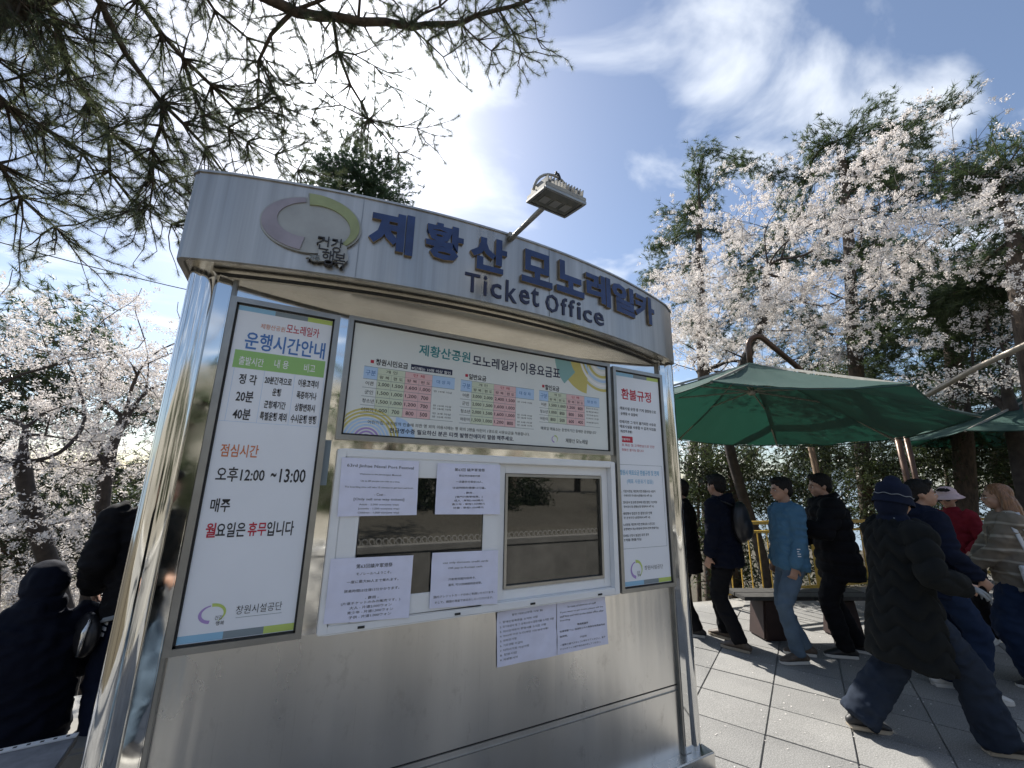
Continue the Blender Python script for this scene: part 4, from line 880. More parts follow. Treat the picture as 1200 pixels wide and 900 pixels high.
make_tree('cherry_tree', 'distant blossoming cherry low on the slope at the far left', tuple(pt(30, 760, 13)), [tuple(pt(30, 760, 13)), tuple(pt(20, 640, 13)), tuple(pt(25, 600, 13))], .15,
          [blob(30, 620, 13, 2.6, 1.7), blob(130, 640, 13.5, 2.6, 2.0), blob(60, 700, 13, 2.4, 1.2), blob(-20, 560, 13, 1.8, 1.3)], 420, 33, ('blossom', dict(per=14, n=10, r=.12, size=.036, rmax=.016, off=.17, keep=-.3)), bark='cherry_bark', jit=.35, seg=.4, tip=.006)
make_tree('evergreen_tree', 'dark evergreen behind the left cherry blossom beside the booth post', tuple(pt(215, 720, 12)), [tuple(pt(215, 720, 12)), tuple(pt(212, 560, 12)), tuple(pt(205, 470, 12))], .16,
          [blob(215, 520, 12, 1.5, 1.6), blob(160, 600, 12, 1.5, 1.3), blob(30, 380, 11, 1.3, .6), blob(90, 340, 12, 1.5, .3, w=.6)], 420, 34, ('needles', dict(per=14, n=16, length=.15, width=.013, rmax=.03, off=.2, mat='pine_needles_far')), seg=.4)
# the great cherry on the right, its fan of thin limbs opening from behind the parasol
cb_ = pt(905, 640, 8.4); cb_[2] = -.6
make_tree('cherry_tree', 'large blossoming cherry fanning out above the green parasol', tuple(cb_), [tuple(cb_), tuple(pt(868, 570, 8.3)), tuple(pt(846, 500, 8.3)), tuple(pt(872, 420, 8.2)), tuple(pt(905, 360, 8.0)), tuple(pt(885, 290, 8.0))], .085,
          [blob(860, 320, 8, 1.4, .95), blob(960, 310, 8, 1.6, 1.05), blob(800, 360, 8, 1.0, .8), blob(900, 390, 7.9, 1.7, .6), blob(1040, 270, 8, 1.4, .8), blob(1080, 225, 8.2, 1.1, .4), blob(1130, 290, 7.6, 1.2, .4, w=.6), blob(785, 375, 8, .8, .5), blob(1100, 380, 8, 1.4, .35, w=.4), blob(975, 220, 8.2, 1.0, .4), blob(850, 235, 8.1, .8, .5, w=.7), blob(1060, 178, 8.2, .9, .4), blob(800, 262, 8.1, .8, .5, w=.8), blob(905, 205, 8.2, .8, .35, w=.8), blob(1150, 185, 7.9, .8, .35), blob(1160, 240, 7.8, .8, .3, w=.7), blob(760, 335, 8.4, .5, .35)], 1500, 41,
          ('blossom', dict(per=5, n=27, r=.036, size=.0145, rmax=.010, off=.085, keep=-.04)), bark='cherry_bark', jit=.3, seg=.16, tip=.0028)
make_tree('cherry_tree', 'low cherry limb in blossom above the second parasol', tuple(pt(1210, 610, 10)), [tuple(pt(1210, 610, 10)), tuple(pt(1190, 500, 10)), tuple(pt(1150, 450, 10))], .1,
          [blob(1110, 455, 9.6, 1.5, .22, .8), blob(1180, 440, 9.5, 1.0, .3, .8), blob(1195, 380, 9.5, .8, .7)], 240, 42, ('blossom', dict(per=4, n=10, r=.07, size=.024, rmax=.012, off=.07)), bark='cherry_bark', jit=.5, seg=.25)
make_tree('cherry_tree', 'blossom screen behind the booth corner over the first parasol', tuple(pt(800, 640, 11)), [tuple(pt(800, 640, 11)), tuple(pt(820, 480, 11)), tuple(pt(822, 430, 11))], .12,
          [blob(810, 410, 10.6, 1.7, .8), blob(900, 420, 11, 1.8, .6), blob(800, 520, 11.4, 1.3, .9), blob(1000, 430, 11, 1.4, .5)], 520, 43, ('blossom', dict(per=6, n=12, r=.07, size=.028, rmax=.012, off=.1, keep=.0)), bark='cherry_bark', jit=.5, seg=.3)
# pines behind it
def pine(px, py_top, d, blobs, seed, label, n=260, zb=-3, **kw):
    b0 = at(px, 560, d); base = (b0.x, b0.y, zb); top = pt(px, py_top, d)
    k = dict(per=24, n=17, length=.12, width=.0095, rmax=.03, off=.12, mat='pine_needles_far'); k.update(kw)
    return make_tree('pine_tree', label, base, [base, tuple(np.array(base)*.5+top*.5), tuple(top)], .13, blobs, int(n*1.5), seed, ('needles', k), jit=.25, seg=.35, tip=.005)
pine(815, 165, 12, [blob(812, 190, 12, .7, .6), blob(785, 240, 12, 1.0, .5), blob(830, 280, 12.5, 1.6, .8), blob(790, 330, 12.3, 1.3, .5), blob(850, 380, 12.8, 1.8, .9), blob(860, 215, 12.6, 1.1, .6), blob(775, 290, 12, .8, .3)], 51, 'pine standing left of the great cherry against the sky', 300)
pine(985, 145, 12, [blob(955, 155, 12, .5, .5), blob(985, 195, 12.4, 1.8, .8), blob(1045, 152, 12, 1.3, .5), blob(930, 230, 12.6, 1.4, .7), blob(1080, 200, 12, 1.3, .8), blob(1040, 260, 13, 2.2, 1.0), blob(930, 320, 13.2, 2.4, 1.1), blob(1000, 400, 13.2, 2.4, 1.0)], 52, 'tall pine topping the cherry crown in the middle of the right side', 620)
pine(1170, 150, 9, [blob(1180, 190, 9, .8, .6), blob(1140, 220, 9.4, .9, .5), blob(1200, 300, 9, 1.0, .6), blob(1165, 350, 9.8, 1.4, .7), blob(1195, 130, 9, .4, .3)], 53, 'pine with a bare reddish trunk at the right edge', 260, length=.1)
for k, (px, py, d, rx, rz, lb) in enumerate(((1110, 350, 11.5, 2.4, 1.7, 'dark pine mass behind the right parasol'), (960, 480, 14.8, 3.0, 1.7, 'dark pine filling the gap behind the first parasol'), (1160, 500, 14, 3.0, 1.5, 'dark low pine behind the people at the far right'))):
    pine(px, py-90, d, [blob(px, py, d, rx, rz), blob(px-30, py+70, d, rx, rz), blob(px+60, py-40, d+.5, rx*.8, rz*.8)], 60+k, lb, 260, n=20, length=.17, width=.014, per=3, off=.2) if False else make_tree('pine_tree', lb, tuple(V3(at(px, 600, d))-[0, 0, 2.5]), [tuple(V3(at(px, 600, d))-[0, 0, 2.5]), tuple(pt(px, py-60, d))], .15, [blob(px, py, d, rx, rz), blob(px-30, py+70, d, rx, rz), blob(px+60, py-40, d+.5, rx*.8, rz*.8)], 420, 60+k, ('needles', dict(per=17, n=14, length=.18, width=.016, rmax=.04, off=.26, mat='pine_needles_far')), jit=.4, seg=.45, tip=.007)
# understory behind the railing: broadleaf evergreens with slanting trunks
US = [(862, 700, 862, 560, 845, 505, 9.0, .11, 'slanting trunk of a broadleaf evergreen behind the standing men'), (985, 700, 975, 600, 955, 505, 10.0, .10, 'broadleaf evergreen just behind the puffer jacket man'), (900, 700, 905, 600, 930, 520, 9.4, .035, 'thin shrub with glinting leaves above the yellow railing'),
      (1120, 700, 1118, 590, 1110, 520, 11.8, .06, 'leafy shrub behind the pink visor'), (820, 700, 818, 610, 815, 540, 8.7, .04, 'leafy shrub behind the booth corner'), (1050, 700, 1045, 600, 1040, 540, 10.9, .05, 'leafy shrub behind the bucket hat'), (1185, 700, 1190, 600, 1180, 520, 12.6, .05, 'leafy shrub behind the auburn haired woman')]
for k, (x0_, y0_, x1_, y1_, x2_, y2_, d, r_, lb) in enumerate(US):
    make_tree('evergreen_shrub' if r_ < .08 else 'evergreen_tree', lb, tuple(pt(x0_, y0_, d)), [tuple(pt(x0_, y0_, d)), tuple(pt(x1_, y1_, d)), tuple(pt(x2_, y2_, d))], r_, [blob(x1_, 560, d+.2, 1.1, .55), blob(x2_, 600, d+.3, 1.1, .55), blob(x1_-15, 660, d, .9, .5), blob(x2_+20, 520, d+.4, 1.0, .4)], 200, 70+k,
              ('leaves', dict(per=11, n=7, r=.15, size=.05, aspect=.5, rmax=.02, off=.14)), jit=.4, seg=.25, cat='tree' if r_ > .08 else 'shrub')
# bare winter trees on the bank behind the viewer (seen only as reflections)
for k, (x_, y_) in enumerate(((-3, -6), (1.5, -7), (5, -5.5), (9, -8), (-7, -9), (3.2, -11))):
    rs2 = np.random.default_rng(90+k); h = 6+k % 3
    make_tree('bare_tree', ['bare tree on the bank behind the viewer at the left end', 'bare tree on the bank opposite the booth', 'bare tree on the bank opposite the right window', 'bare tree at the right end of the bank', 'bare tree far left on the bank', 'bare tree high on the bank'][k], (x_, y_, .8), [(x_, y_, .8), (x_+.2, y_, 3), (x_, y_+.3, h*.8)], .12, [((x_, y_, h*.7), (2.4, 2.2, 2.3))], 220, 90+k, ('none', {}), bark='bare_bark', jit=.6, seg=.4, tip=.008)
for k, (x_, y_) in enumerate(((-6.5, -7), (-2, -6.5), (1.8, -5.6), (5, -7), (9, -6.6), (13.5, -7.5))):
    make_tree('pine_tree', ['dark pine %s on the bank behind the viewer' % s_ for s_ in ('far left', 'left', 'left of centre', 'right of centre', 'right', 'far right')][k], (x_, y_, 1.2), [(x_, y_, 1.2), (x_, y_, 3.8)], .12, [((x_, y_, 2.5+.4*(k % 3)), (2.5, 1.2, 1.6))], 170, 100+k, ('needles', dict(per=5, n=14, length=.26, width=.03, rmax=.05, off=.3, mat='pine_needles_far')), jit=.5, seg=.6, tip=.01)
# overhead wire
wi = MB(); a = at(-200, 226, 14); c = at(420, 375, 16); wi.tube([a.lerp(c, t)+Vector((0, 0, -.3*4*t*(1-t))) for t in np.linspace(0, 1, 14)], .012, 5); wi.build('overhead_wire', 'cable_black', None, label='thin black overhead wire sloping across the sky at the left', cat='wire')

for k, (x_, y_, h_) in enumerate(((.6, -4.0, 1.0), (2.2, -4.3, 1.2), (3.8, -4.2, 1.05), (5.0, -4.8, .8), (-1.4, -4.2, 1.1))):
    make_tree('evergreen_shrub', ['evergreen shrub on the bank facing the left pane', 'tall evergreen shrub on the bank between the two panes', 'evergreen shrub on the bank facing the right pane', 'low evergreen shrub on the bank right of the panes', 'evergreen shrub at the left end of the bank shrubs'][k], (x_, y_, .95), [(x_, y_, .95), (x_, y_, .95+h_*.6)], .03, [((x_, y_, .95+h_*.55), (.85, .5, h_*.6))], 90, 130+k, ('leaves', dict(per=10, n=8, r=.14, size=.06, aspect=.5, rmax=.02, off=.1)), jit=.4, seg=.2, cat='shrub')

for k, (px, py, d, rx, rz, lb) in enumerate(((40, 600, 9.5, 1.7, 1.1, 'dark evergreen behind the leaning cherry trunk at the lower left'), (150, 590, 9.8, 1.6, 1.2, 'dark evergreen behind the second cherry trunk'), (-10, 480, 10.5, 1.6, 1.0, 'dark evergreen at the left frame edge behind the blossom'), (120, 460, 11, 1.8, .9, 'dark evergreen high behind the left blossom'))):
    b0 = V3(at(px, 720, d)); make_tree('evergreen_tree', lb, tuple(b0), [tuple(b0), tuple(pt(px, py-30, d))], .07, [blob(px, py, d, rx, rz)], 170, 150+k, ('leaves', dict(per=12, n=7, r=.16, size=.055, aspect=.5, rmax=.02, off=.15)), jit=.4, seg=.3)
# ------------------------------------------------------------ railing, bench, posts
fe = empty('metal_railing', (6.6, 4.15, 0), label='ochre yellow metal railing with thin balusters behind the waiting people', cat='railing')
fd = Vector((4.2, -.72, 0)).normalized(); fa = Vector((5.6, 4.25, 0)); fo = Matrix.Translation(-fe.location)
def fpart(mb, name, m='ochre_rail', p=fe, o_=fo, **k): o = mb.build(name, m, p, **k); o.matrix_parent_inverse = o_; return o
FL = 8.2
b = MB(); b.bar(fa+Vector((0, 0, 1.1)), fa+fd*FL+Vector((0, 0, 1.1)), .06, .05); fpart(b, 'top_rail', bevel=.006)
b = MB(); b.bar(fa+Vector((0, 0, .97)), fa+fd*FL+Vector((0, 0, .97)), .035); fpart(b, 'upper_rail')
b = MB(); b.bar(fa+Vector((0, 0, .14)), fa+fd*FL+Vector((0, 0, .14)), .04); fpart(b, 'lower_rail')
for k in range(int(FL/.19)):
    p = fa+fd*(.1+k*.19); b = MB(); b.tube([p+Vector((0, 0, .15)), p+Vector((0, 0, .96))], .009, 6); fpart(b, 'baluster')
for k in range(5):
    p = fa+fd*(k*2.0+.02); b = MB(); b.box(p+Vector((0, 0, .54)), (.06, .06, 1.1)); fpart(b, 'rail_post')
be = empty('bench', (5.4, 3.0, 0), R(-24), label='dark plank bench on reddish brown pedestals in front of the yellow railing', cat='bench')
b = MB(); b.box((0, -.1, .44), (1.6, .19, .04)); b.build('seat_board', 'bench_dark', be, bevel=.005)
b = MB(); b.box((0, .1, .44), (1.6, .19, .04)); b.build('seat_board', 'bench_dark', be, bevel=.005)
for s_ in (-.45, .45):
    b = MB(); b.add([(s_-.14, -.15, 0), (s_+.14, -.15, 0), (s_+.14, .15, 0), (s_-.14, .15, 0), (s_-.09, -.13, .42), (s_+.09, -.13, .42), (s_+.09, .13, .42), (s_-.09, .13, .42)], [(0, 3, 2, 1), (4, 5, 6, 7), (0, 1, 5, 4), (1, 2, 6, 5), (2, 3, 7, 6), (3, 0, 4, 7)]); b.build('pedestal', 'bench_red', be, bevel=.02)
# bench at the lower left, its grey board edged with a white perforated strip
lb = empty('bench', (-1.20, 2.70, 0), R(4), label='grey bench board with a white perforated edge strip at the lower left corner', cat='bench')
b = MB(); b.box((0, 0, .43), (.95, .46, .035)); b.build('seat_board', 'grey_board', lb, bevel=.004)
b = MB(); b.box((0, .215, .452), (.95, .035, .006)); st_ = b.build('edge_strip', 'white_pvc', lb)
for k in range(22):
    b = MB(); b.box((-.45+k*.0425, .215, .4557), (.012, .012, .0015)); b.build('hole', 'dark_joint', st_)
for s_ in (-.4, .4):
    b = MB(); b.bar((s_, -.18, 0), (s_, -.18, .41), .04); b.build('leg', 'grey_board', lb); b = MB(); b.bar((s_, .18, 0), (s_, .18, .41), .04); b.build('leg', 'grey_board', lb)
# thin tree props behind the puffer jacket man
g = V3(at(970, 560, 8.6)); pe = empty('wooden_props', (g[0], g[1], -.8), label='pair of thin brown tree props behind the puffer jacket man', cat='props')
for s_ in (-1, 1):
    b = MB(); b.tube([(s_*.035, .0, 0), (s_*.04-.16, .1, 3.1)], .03, 8); b.build('prop', 'post_brown', pe, smooth=True)

# ------------------------------------------------------------ parasols
def parasol(c, Rr, ph, tx, ty, h, label, mast, arm, pipe_m, seed):
    c = Vector(c); nrm = Vector((tx, ty, 1)).normalized(); u = Vector((0, 1, 0)).cross(nrm).normalized(); w_ = nrm.cross(u)
    pe = empty('cantilever_parasol', (c.x, c.y, 0), label=label, cat='parasol', group='green cantilever parasols'); om = Matrix.Translation(-pe.location)
    cor = [c+(u*math.cos(ph+k*PI/4)+w_*math.sin(ph+k*PI/4))*Rr for k in range(8)]; ap = c+nrm*h
    n = 16; V = []; F = []
    for k in range(8):       # eight cloth gores, sagging a little between the ribs
        base = len(V); a, bq = cor[k], cor[(k+1) % 8]
        for i in range(n+1):
            t = i/n
            for j in range(n+1):
                s_ = j/n; e1 = ap.lerp(a, t); e2 = ap.lerp(bq, t); p = e1.lerp(e2, s_); sag = .05*t*4*s_*(1-s_)+.05*math.sin(PI*t)
                inn = .05*4*s_*(1-s_)*t*t; V.append(p-nrm*(sag+(.022*noise.noise(Vector((k*5+s_*5, t*2.2, seed)))+.008*noise.noise(Vector((k*5+s_*17, t*5, seed))))*t*min(1, 8*s_*(1-s_)))+(c-p).normalized()*inn)
        for i in range(n):
            for j in range(n):
                q_ = base+i*(n+1)+j; F.append((q_, q_+1, q_+n+2, q_+n+1))
    mb = MB(); mb.add(V, F); o = fpart(mb, 'canopy', 'parasol_green', pe, om, smooth=True)
    b = MB()
    for k in range(8):
        a, bq = cor[k], cor[(k+1) % 8]; pts = [a.lerp(bq, s_/8)-nrm*(.05*4*(s_/8)*(1-s_/8)+.012)+(c-a.lerp(bq, s_/8)).normalized()*.05*4*(s_/8)*(1-s_/8) for s_ in range(9)]
        b.tube(pts, .008, 4)
    fpart(b, 'hem', 'parasol_green', pe, om)
    hub = c+nrm*(h-.42); top = ap-nrm*.03
    for k in range(8):
        b = MB(); b.bar(top, cor[k]-nrm*.02, .02, .026); fpart(b, 'rib', 'lamp_grey', pe, om)
        mid = top.lerp(cor[k], .5)-nrm*.015; b = MB(); b.bar(hub, mid, .014, .018); fpart(b, 'strut', 'lamp_grey', pe, om)
    tg_ = cor[2].lerp(cor[3], .25).lerp(ap, .06)-nrm*.03; b = MB(); b.box(tg_, (.10, .06, .002)); fpart(b, 'care_label', 'emblem_grey', pe, om)
    b = MB(); b.tube([hub-nrm*.05, ap+nrm*.02], .026, 10); fpart(b, 'centre_pole', 'pale_pipe', pe, om, smooth=True)
    b = MB(); b.tube([hub-nrm*.05, hub-nrm*.02, hub+nrm*.02, hub+nrm*.04], [.04, .06, .06, .03], 12); fpart(b, 'hub', 'lamp_grey', pe, om, smooth=True)
    if arm:
        b = MB(); b.tube(arm, .038, 12); fpart(b, 'arm', pipe_m, pe, om, smooth=True)
    if mast:
        b = MB(); b.tube(mast, .04, 12); fpart(b, 'mast', pipe_m, pe, om, smooth=True)
        b = MB(); b.box((mast[0][0], mast[0][1], .05), (.7, .7, .1)); fpart(b, 'base_plate', 'concrete', pe, om, bevel=.01)
    return pe, cor, ap
C1 = Vector((5.37, 3.296, EYE+.847)); ap1 = Vector((5.44, 3.28, EYE+1.67))
back = Vector((.88, .47, 0)).normalized()
ax_ = Vector((.80, -.60, 0))
arc_pts = [ap1+Vector((0, 0, -.05)), ap1+Vector((0, 0, .2))]+[ap1+Vector((0, 0, .22))+ax_*(.13*(1-math.cos(t)))+Vector((0, 0, .15*math.sin(t))) for t in np.linspace(.3, 2.2, 9)]
endp = arc_pts[-1]; mt = V3(at(1046, 488, 8.3)); mt = Vector(mt); mb0 = Vector(at(1064, 545, 8.3))
q1 = Vector(at(932, 428, 7.0)); q2 = Vector(at(975, 468, 7.6)); arc_pts += [endp.lerp(q1, .5), q1, q2, mt]
pe1, _, _ = parasol(C1, 2.035, 3.538, .086, -.016, .831, 'green cantilever parasol over the queue with its curved brown pipe', [Vector((mb0.x, mb0.y, 0)), mt+Vector((0, 0, .05))], arc_pts, 'copper_pipe', 1)
b = MB(); b.tube([Vector((mb0.x+.09, mb0.y-.07, 0)), mt+Vector((.09, -.07, -.1))], .035, 12); fpart(b, 'mast', 'copper_pipe', pe1, Matrix.Translation(-pe1.location), smooth=True)
C2 = Vector((10.6, 1.6, EYE+.86)); ph2 = math.atan2(3.28-1.5, 9.8-10.75)
a2 = V3(at(1087, 463, 8.6)); b2 = V3(at(1142, 432, 8.2)); c2 = V3(at(1215, 398, 7.9))
parasol(C2, 2.035, ph2, 0, 0, .80, 'second green parasol cut by the right edge with its pale sloping arm', None, [Vector(a2), Vector(b2), Vector(c2), Vector(c2)+(Vector(c2)-Vector(b2))*1.5], 'pale_pipe', 2)
# ------------------------------------------------------------ people
def remeshed(mb, name, m, parent, voxel=.009, smooth=3, disp=None, label=None):
    me = bpy.data.meshes.new('tmp'); me.from_pydata(mb.v, [], mb.f); me.update(); o = bpy.data.objects.new('tmp', me); TXS.collection.objects.link(o)
    md = o.modifiers.new('r', 'REMESH'); md.mode = 'VOXEL'; md.voxel_size = voxel; md.adaptivity = 0
    if smooth: ms_ = o.modifiers.new('s', 'SMOOTH'); ms_.factor = .5; ms_.iterations = smooth
    with bpy.context.temp_override(scene=TXS, view_layer=TXS.view_layers[0]): dg = bpy.context.evaluated_depsgraph_get()
    dg.update(); out = bpy.data.meshes.new_from_object(o.evaluated_get(dg)); bpy.data.objects.remove(o); bpy.data.meshes.remove(me)
    if disp:
        n = len(out.vertices); co = np.empty(n*3, np.float32); out.vertices.foreach_get('co', co); no = np.empty(n*3, np.float32); out.vertex_normals.foreach_get('vector', no)
        co = co.reshape(-1, 3); no = no.reshape(-1, 3); d = disp(co, no); co += no*d[:, None]; out.vertices.foreach_set('co', co.ravel())
    out.name = name; out.materials.clear(); out.materials.append(M[m]); out.polygons.foreach_set('use_smooth', [True]*len(out.polygons)); out.update()
    o = bpy.data.objects.new(name, out); COL.objects.link(o); o.parent = parent
    return tag(o, label)
def nfield(co, sc, seed=0): return np.array([noise.noise(Vector((p[0]*sc[0]+seed, p[1]*sc[1], p[2]*sc[2]))) for p in co])
def folds(amp=.008, seed=0, sc=(9, 9, 16)):
    def f(co, no):
        a = nfield(co, sc, seed); return amp*(1-np.abs(a)*2.4)*1.0+amp*.5*nfield(co, (26, 26, 30), seed+7)
    return f
def puffer(amp=.012, freq=11, seed=0, wavy=0.):
    def f(co, no):
        w_ = wavy*np.sin(np.arctan2(co[:, 0], co[:, 1])*7) if wavy else 0
        return amp*np.sqrt(np.abs(np.sin(PI*(co[:, 2]*freq+w_))))-amp*.4+.5*amp*nfield(co, (14, 14, 9), seed)
    return f
def ik(a, c, l1, l2, pole):
    a = Vector(a); c = Vector(c); d = c-a; L_ = min(d.length, (l1+l2)*.995); u = d.normalized(); c = a+u*L_
    x_ = (l1*l1-l2*l2+L_*L_)/(2*L_); h_ = math.sqrt(max(l1*l1-x_*x_, 0)); p = Vector(pole); p = (p-u*p.dot(u)).normalized(); return a+u*x_+p*h_, c
def hand_mesh(mb, w_, d, n, side, s=1, curl=.5, thumb_curl=.3):
    """palm, four fingers and a thumb from the wrist w_, pointing d, palm facing n; side=+1 puts the thumb on d x n"""
    d = Vector(d).normalized(); n = Vector(n); n = (n-d*n.dot(d)).normalized(); sd = d.cross(n)*side
    mb.tube([w_-d*.02*s, w_+d*.03*s, w_+d*.085*s], [(.026*s, .018*s), (.036*s, .016*s), (.039*s, .013*s)], 10, side=sd, round_ends=True)
    for k, (o_, l_) in enumerate(((.031, .066), (.0105, .075), (-.0105, .070), (-.031, .054))):
        p = w_+d*.085*s+sd*o_*s; dr = (d+sd*o_*1.6).normalized(); pts = [p-dr*.012*s, p]; c_ = curl*(1+.12*k)
        for j in range(3):
            dr = (dr*math.cos(c_)+n*math.sin(c_)).normalized() if j or True else dr; p = p+dr*l_*s*(.42, .32, .26)[j]; pts.append(p)
        mb.tube(pts, [.0082*s, .0086*s, .0082*s, .0076*s, .0062*s], 7, round_ends=True)
    p = w_+d*.018*s+sd*.030*s; dr = (d*.62+sd*.72+n*.25).normalized(); pts = [p-dr*.01, p+dr*.035*s]; dr2 = (dr*.8+d*.35+n*thumb_curl).normalized(); pts.append(pts[-1]+dr2*.03*s)
    mb.tube(pts, [.0125*s, .0105*s, .0075*s], 7, round_ends=True)
LABELS = []
def person(label, pos, face, H=1.70, spine=(0, .02), twist=0, head=(0, 0), feet=None, hips=None, wrists=None, poles=None, hands=None, curl=.5, top=None, legs=None, shoes=None, hair=None, voxel=.013, build=1., sit=False, knees=None, skin='skin', bag=None, extra=None):
    """face: world direction (x, y) the body faces; local +Y is forward and +X the person's right"""
    s = H/1.72; rz = math.atan2(face[1], face[0])-PI/2
    root = empty('person', (pos[0], pos[1], pos[2] if len(pos) > 2 else 0), rz, label=label, cat='person')
    V_ = lambda *a: Vector(a)*s
    hz = .90 if not sit else .50
    hp = V_(*(hips or (0, 0, hz))); nk = hp+V_(spine[0], spine[1], .565)
    tw = Matrix.Rotation(twist, 3, 'Z'); sx = tw @ Vector((1, 0, 0))
    feet = feet or ((-.10, .0, 8), (.10, .03, -8))         # left (x, y, yaw), right
    hipj = [hp+Vector((k*.088*s, 0, 0)) for k in (-1, 1)]
    ank = []; kn = []
    for i, f in enumerate(feet):
        a = V_(f[0], f[1]-.04*math.cos(0), .085+(f[3] if len(f) > 3 else 0)); kp = (knees or ((-.1, 1, 0), (.1, 1, 0)))[i]
        k, a = ik(hipj[i], a, .435*s, .425*s, kp); kn.append(k); ank.append(a)
    sh = [nk+(sx*k*.172*build-Vector((0, 0, .062)))*s for k in (-1, 1)]
    wr = wrists or ((-.24, .05, .80), (.24, .05, .80)); pol = poles or ((-.5, -1, -.2), (.5, -1, -.2))
    el = []; wj = []
    for i in range(2):
        e, w_ = ik(sh[i], V_(*wr[i]), .285*s, .25*s, pol[i]); el.append(e); wj.append(w_)
    # ---- body
    b = MB(); sp = lambda t: hp.lerp(nk, t)
    def torso(mb, rows, pad=0, padd=0):
        mb.tube([sp(t) for t, _, _ in rows], [((a+pad)*s*build, (c+pad+padd)*s*(.5+.5*build)) for _, a, c in rows], 20, side=sx, round_ends=False)
    rows = [(-.12, .13, .09), (0, .155, .105), (.2, .14, .095), (.42, .135, .092), (.65, .155, .105), (.84, .165, .098), (.95, .11, .075), (1.0, .06, .058)]
    torso(b, rows)
    for i in range(2):
        b.tube([hipj[i], kn[i], ank[i], ank[i]-Vector((0, 0, .02))], [.082*s, .054*s, .037*s, .036*s], 12, round_ends=True)
        b.tube([sh[i], el[i], wj[i]], [.05*s, .038*s, .027*s], 10, round_ends=True)
    hc = nk+V_(0, .025, .155); HR = Matrix.Rotation(head[0], 3, 'Z') @ Matrix.Rotation(head[1], 3, 'X'); h_ = lambda x, y, z: hc+HR @ (Vector((x, y, z))*s*1.07)
    b.tube([nk-V_(0, 0, .03), hc+HR @ V_(0, -.018, -.03)], [.058*s, .052*s], 12)
    E_ = lambda c, r: b.ell(h_(*c), [q_*s*1.07 for q_ in r], 16, 12, HR)
    E_((0, -.012, .028), (.073, .092, .088)); E_((0, .020, -.030), (.060, .066, .068)); E_((0, .048, -.068), (.034, .034, .028)); E_((0, .072, .020), (.048, .018, .012))
    E_((-.034, .058, -.022), (.022, .024, .026)); E_((.034, .058, -.022), (.022, .024, .026)); E_((0, .078, -.052), (.023, .012, .012))
    b.tube([h_(0, .080, .022), h_(0, .098, -.012), h_(0, .094, -.022)], [.008*s, .0125*s, .012*s], 8, round_ends=True); E_((0, .086, -.022), (.018, .012, .009))
    for k in (-1, 1): b.ell(h_(k*.074, -.008, -.004), (.009*s, .020*s, .031*s), 10, 8, HR)
    if hands:
        for i in range(2):
            if hands[i]:
                d, n = hands[i][:2]; hand_mesh(b, wj[i], d, n, (1 if i == 0 else -1)*(hands[i][2] if len(hands[i]) > 2 else 1), s, curl)
    else:
        for i in range(2): hand_mesh(b, wj[i], (wj[i]-el[i]).normalized()+Vector((0, .1, -.2)), Vector(((1, -1)[i], 0, 0)), (1, -1)[i], s, curl)
    body = remeshed(b, 'body', skin, root, voxel, 2)
    for k in (-1, 1):
        b = MB(); b.ell(h_(k*.031, .0765, .003), (.0135*s, .008*s, .0055*s), 10, 6, HR); ew = b.build('eye', 'eye_white', body, smooth=True)
        b = MB(); b.ell(h_(k*.031, .0825, .003), (.006*s, .003*s, .0055*s), 8, 6, HR); b.build('iris', 'eye_dark', body, smooth=True)
        b = MB(); b.tube([h_(k*.014, .0885, .021), h_(k*.033, .087, .026), h_(k*.052, .074, .020)], [.003*s, .0042*s, .0022*s], 6, round_ends=True); b.build('eyebrow', 'hair_black', body, smooth=True)
    b = MB(); b.tube([h_(-.021, .080, -.050), h_(0, .0895, -.048), h_(.021, .080, -.050)], [.003*s, .006*s, .003*s], 6, round_ends=True); b.build('mouth', 'lip', body, smooth=True)
    sd = len(LABELS)*3.7; LABELS.append(label)
    # ---- top garment: dict(mat, pad, hem (below hips), sleeve pad, disp, collar)
    if top:
        b = MB(); p = top.get('pad', .018); hem = top.get('hem', .08); fl = top.get('flare', .0)
        tr = [(-hem/.565, .158+fl, .115+fl), (-hem/.565+.06, .160+fl*.9, .118+fl*.9), (0, .162+fl*.4, .118+fl*.3), (.2, .150+top.get('belly', 0), .104+top.get('belly', 0)), (.42, .146+top.get('belly', 0)*.7, .100+top.get('belly', 0)), (.65, .160, .110), (.84, .168, .102), (.94, .125, .085), (1.0, .072, .066), (1.04, .062, .062)]
        torso(b, tr, p)
        sp_ = top.get('sleeve', .02)
        for i in range(2):
            we = wj[i]+(el[i]-wj[i]).normalized()*.01; a = sh[i]+(nk-sh[i])*.28
            b.tube([a, sh[i], sh[i].lerp(el[i], .5), el[i], el[i].lerp(we, .5), we], [(.058+sp_)*s, (.054+sp_)*s, (.047+sp_)*s, (.041+sp_)*s, (.036+sp_)*s, (.029+sp_*.8)*s], 14, round_ends=False)
            b.ell(sh[i], [(.056+sp_)*s]*3)
        if top.get('collar'):
            ch = top['collar']; b.tube([nk-V_(0, 0, .02), nk+V_(0, .005, ch)], [(.078*s, .075*s), (.074*s, .072*s)], 16)
        if top.get('hood'):
            b.ell(nk+V_(0, -.075, .0), (.12*s, .07*s, .07*s), 14, 10); b.tube([nk+V_(-.09, .03, .0), nk+V_(-.10, -.05, .03), nk+V_(0, -.11, .05), nk+V_(.10, -.05, .03), nk+V_(.09, .03, .0)], .038*s, 10, round_ends=True)
        tg = remeshed(b, top.get('name', 'jacket'), top['mat'], root, top.get('voxel', .0115), 3, top.get('disp') or folds(top.get('fold', .009), sd))
